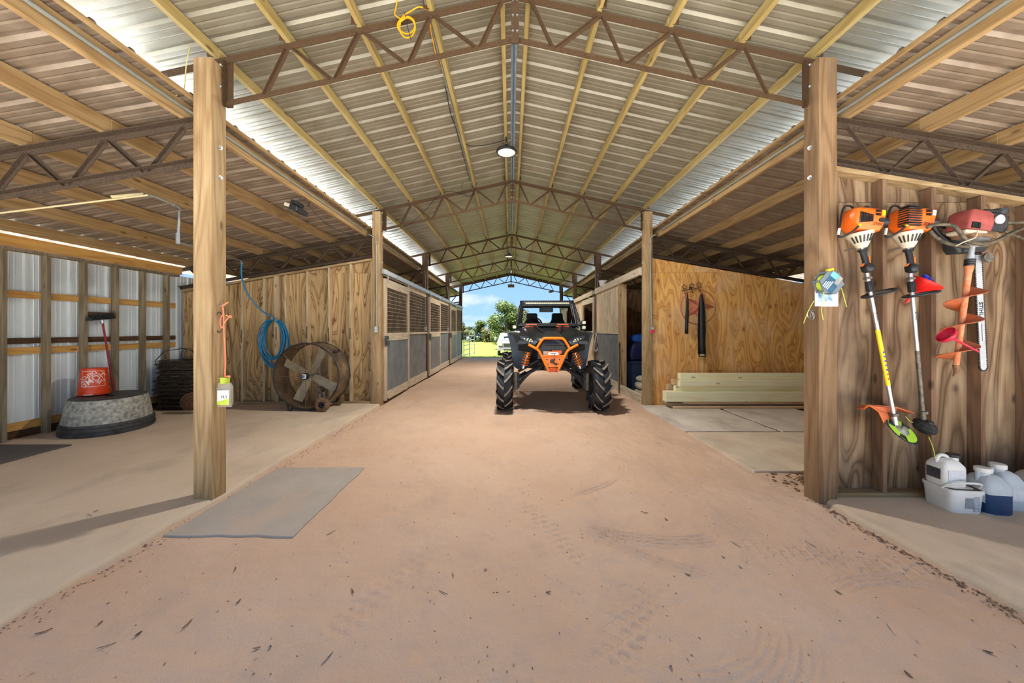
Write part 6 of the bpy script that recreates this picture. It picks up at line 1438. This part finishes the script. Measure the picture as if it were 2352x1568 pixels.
def jug(name, label, loc, rz, d, mat, cap, labels=(), fill=None, capx=.25, capr=.035):
    t = thing(name, label, 'jug', loc, rz); hx, hy, h = d
    b = MB(); b.loft([rring(0,0,hx*k,hy*k,z,min(hx,hy)*.38*k,4) for k, z in ((.93,0),(1,.012),(1,h*.60),(.97,h*.68),(.72,h*.82),(.45,h*.88),(.30,h*.90))]); bo = b.build('jug_body', mat, t, smooth=45)
    b = MB(); b.tube(spline([(-hx*.72,0,h*.72),(-hx*.70,0,h*.92),(-hx*.35,0,h*1.0),(hx*.1,0,h*.95),(hx*.18,0,h*.86)], 5), hy*.17, 8); b.build('handle', mat, t, smooth=60)
    b = MB(); cx_ = hx*capx+.02; b.lathe([(capr*.85,h*.80),(capr*.85,h*.93),(capr,h*.93),(capr,h*1.01),(capr*.9,h*1.03)], 24, Matrix.Translation((cx_,0,0))); b.build('neck', mat, t, smooth=35)
    b = MB(); b.lathe([(capr*1.06,h*.935),(capr*1.1,h*.94),(capr*1.1,h*1.03),(capr*.95,h*1.045)], 28, Matrix.Translation((cx_,0,0))); b.build('cap', cap, t, smooth=25)
    if fill:
        b = MB(); b.loft([rring(0,0,hx*1.004*k,hy*1.006*k,z,min(hx,hy)*.38,4) for k, z in ((.93,.001),(1,.012),(1,h*fill))]); b.build('liquid', m_liq, t, smooth=45)
    for (x0, x1, z0, z1, m_, *side) in labels:
        b = MB()
        if side: b.box(-hx-.0025, -hx-.0005, x0, x1, z0, z1)
        else: b.box(x0, x1, -hy-.0025, -hy-.0005, z0, z1)
        b.build('label', m_, bo)
    return t
m_hdpe = pm('milky_plastic', srgb(196, 204, 208), rough=.4, var=.08); m_liq = pm('blue_liquid', srgb(40, 70, 110), rough=.35, var=.1); m_lblk = pm('label_black', srgb(40,40,42), var=.3, scale=70, col2=srgb(90,90,92)); m_lwht = pm('label_white', srgb(220,222,226), var=.06, scale=60); m_dirtyw = pm('dusty_white', srgb(206,198,180), rough=.6, var=.18, scale=9); m_pink = pm('pink_cap', srgb(206, 96, 110), rough=.5)
jug('chemical_jug', 'small white jug with a black label and black cap standing on the square tub', (3.345, 2.71, ZS+.176), -4, (.082, .075, .225), m_white, m_black, [(-.045,.05,.05,.13,m_lblk,1), (-.06,.06,.04,.13,m_lwht)], capx=.4)
jug('chemical_jug', 'milky jug half full of blue liquid in front of the tool wall', (3.60, 2.66, ZS), -8, (.082, .095, .31), m_hdpe, m_white, [(-.07,.0,.08,.19,m_lwht,1)], fill=.48, capx=-.55, capr=.042)
jug('chemical_jug', 'empty milky jug pressed behind the blue liquid jug', (3.79, 2.72, ZS), -8, (.082, .09, .315), m_hdpe, m_white, [(-.02,.05,.08,.16,m_lwht)], capx=-.5, capr=.042)
j4 = jug('chemical_jug', 'large dusty white jug with a pink cap and printed label', (4.03, 2.66, ZS), -6, (.12, .11, .33), m_dirtyw, m_pink, [(-.10,.10,.05,.19,m_lwht)], capx=-.35, capr=.042)
text('Supreme', .026, m_black, j4, (-.03, -.1135, .172), (90, 0, 0))
jug('chemical_jug', 'large dusty white jug with a white cap next to the pink-capped one', (4.31, 2.68, ZS), -5, (.12, .11, .34), m_dirtyw, m_white, [(-.10,.10,.05,.19,m_lwht)], capx=-.35, capr=.042)

# ------------------------------------------------------------------ litter on the dirt
m_dry = pm('dry_leaf', srgb(150, 120, 94), rough=.8, var=.35, scale=30); m_dryg = pm('grey_chip', srgb(150, 142, 136), rough=.8, var=.3, scale=20)
def leaf_me(w, l, curl, mat):
    b = MB(); rings = []
    for u in np.linspace(0, 1, 6): ww = w*math.sin(PI*min(.98, max(.04, u)))**.8; rings.append([(-ww/2, (u-.5)*l, curl*abs(u-.5)*2+.006), (0, (u-.5)*l, curl*abs(u-.5)*1.2+.002), (ww/2, (u-.5)*l, curl*abs(u-.5)*2+.007)])
    b.loft(rings, cap=False, closed=False); o = b.build('dry_leaf', mat); me = o.data; bpy.data.objects.remove(o); return me
LM = [leaf_me(.014,.075,.01,m_dry), leaf_me(.02,.04,.008,m_dry), leaf_me(.008,.09,.004,m_dryg), leaf_me(.018,.028,.006,m_dryg)]
lp = [(100,1452,0),(245,1488,2),(230,1434,1),(548,1388,1),(430,1437,0),(318,1461,1),(590,1490,1),(620,1490,3),(752,1512,2),(810,1360,0),(1018,1364,2),(1115,1308,3),(1260,1360,1),(1040,1318,2),(1580,1320,1),(1480,1178,0),(1530,1195,1),(1690,1250,2),(1862,1248,2),(1700,1302,3),(1925,1360,1),(1540,1536,3),(2085,1545,1),(2270,1500,1),(1660,1280,3),(2040,1440,2),(220,1188,1),(205,1197,2),(540,1312,0),(760,1225,2)]
for i, (px, py, k) in enumerate(lp):
    D_ = 1128/(py-758); p_ = P(px, py, D_); z_ = .045 if (p_.x < -2.5 or p_.x > 2.52) else float(dirt_z(np.array([p_.x]), np.array([max(1.2, p_.y)]))[0])+.002
    o = bpy.data.objects.new('dry_leaf', LM[k]); COL.objects.link(o); o.location = (p_.x, p_.y, z_); o.scale = (.7, .7, .5); o.rotation_euler = (random.uniform(-.2,.2), random.uniform(-.2,.2), random.uniform(0, 6.28))
    tag(o, ('thin curled dry leaf lying on the dirt aisle', 'small brown leaf scrap lying on the dirt aisle', 'narrow grey twig scrap lying on the dirt aisle', 'small grey stone chip lying on the dirt aisle')[k], 'leaf' if k < 3 else 'chip', 'leaf litter on the dirt aisle')
b = MB(); rl = random.Random(21)
def scrap(x, y, z, s):
    a = rl.random()*6.28; l, w = s*rl.uniform(.5,1.6), s*rl.uniform(.2,.5); c, d_ = math.cos(a), math.sin(a)
    b.add([(x+c*l-d_*w, y+d_*l+c*w, z+rl.uniform(0,.004)), (x-d_*w*1.2, y+c*w*1.2, z+.003+s*.3), (x-c*l, y-d_*l, z+rl.uniform(0,.004)), (x+d_*w, y-c*w, z+.001)], [(0,1,2,3)])
zz_ = lambda x, y: float(dirt_z(np.array([x]), np.array([y]))[0])
for k in range(700):
    x_, y_ = rl.uniform(-2.4, 2.45), 1.3+5*rl.random()**1.3; scrap(x_, y_, zz_(x_, y_)+.001, .006)
for k in range(420):
    y_ = rl.uniform(1.3, 2.9); x_ = 2.49-abs(rl.gauss(0, .035)); scrap(x_, y_, zz_(x_, y_)+.003, .010)
for k in range(420):
    y_ = rl.uniform(1.3, 6.5); x_ = -2.44+abs(rl.gauss(0, .06)); scrap(x_, y_, zz_(x_, y_)+.002, .007)
for k in range(260):
    x_, y_ = rl.uniform(2.45, 3.2), rl.uniform(3.0, 3.42); scrap(x_, y_, -.01, .016)
for k in range(260):
    y_ = rl.uniform(4.82, 6.3); scrap(3.687+rl.uniform(-.03,.03), y_, .0, .016)
for k in range(160): scrap(rl.uniform(2.45, 4.6), 4.78+rl.uniform(-.018,.018), .0, .014)
tag(b.build('debris', m_dry), 'crumbs of leaf, twig and bark along the slab edges', 'debris', kind='stuff')
b = MB(); m_clod = pm('dirt_clod', srgb(150, 118, 88), rough=.95, var=.3, scale=40, bump=.5)
for k in range(150):
    x_, y_, r_ = rl.uniform(2.44, 3.3), 3.02+.40*rl.random(), rl.uniform(.006, .022); q0 = []
    for zz in (-.4, .15, .6): q0.append([(x_+r_*math.cos(a)*(1.1-.5*abs(zz))*rl.uniform(.8,1.2), y_+r_*math.sin(a)*(1.1-.5*abs(zz))*rl.uniform(.8,1.2), -.01+r_*.4+r_*zz) for a in np.linspace(0, 2*PI, 7)[:-1]])
    b.loft(q0)
tag(b.build('rubble', m_clod), 'loose brown dirt clods at the foot of the tool wall post', 'rubble', kind='stuff')
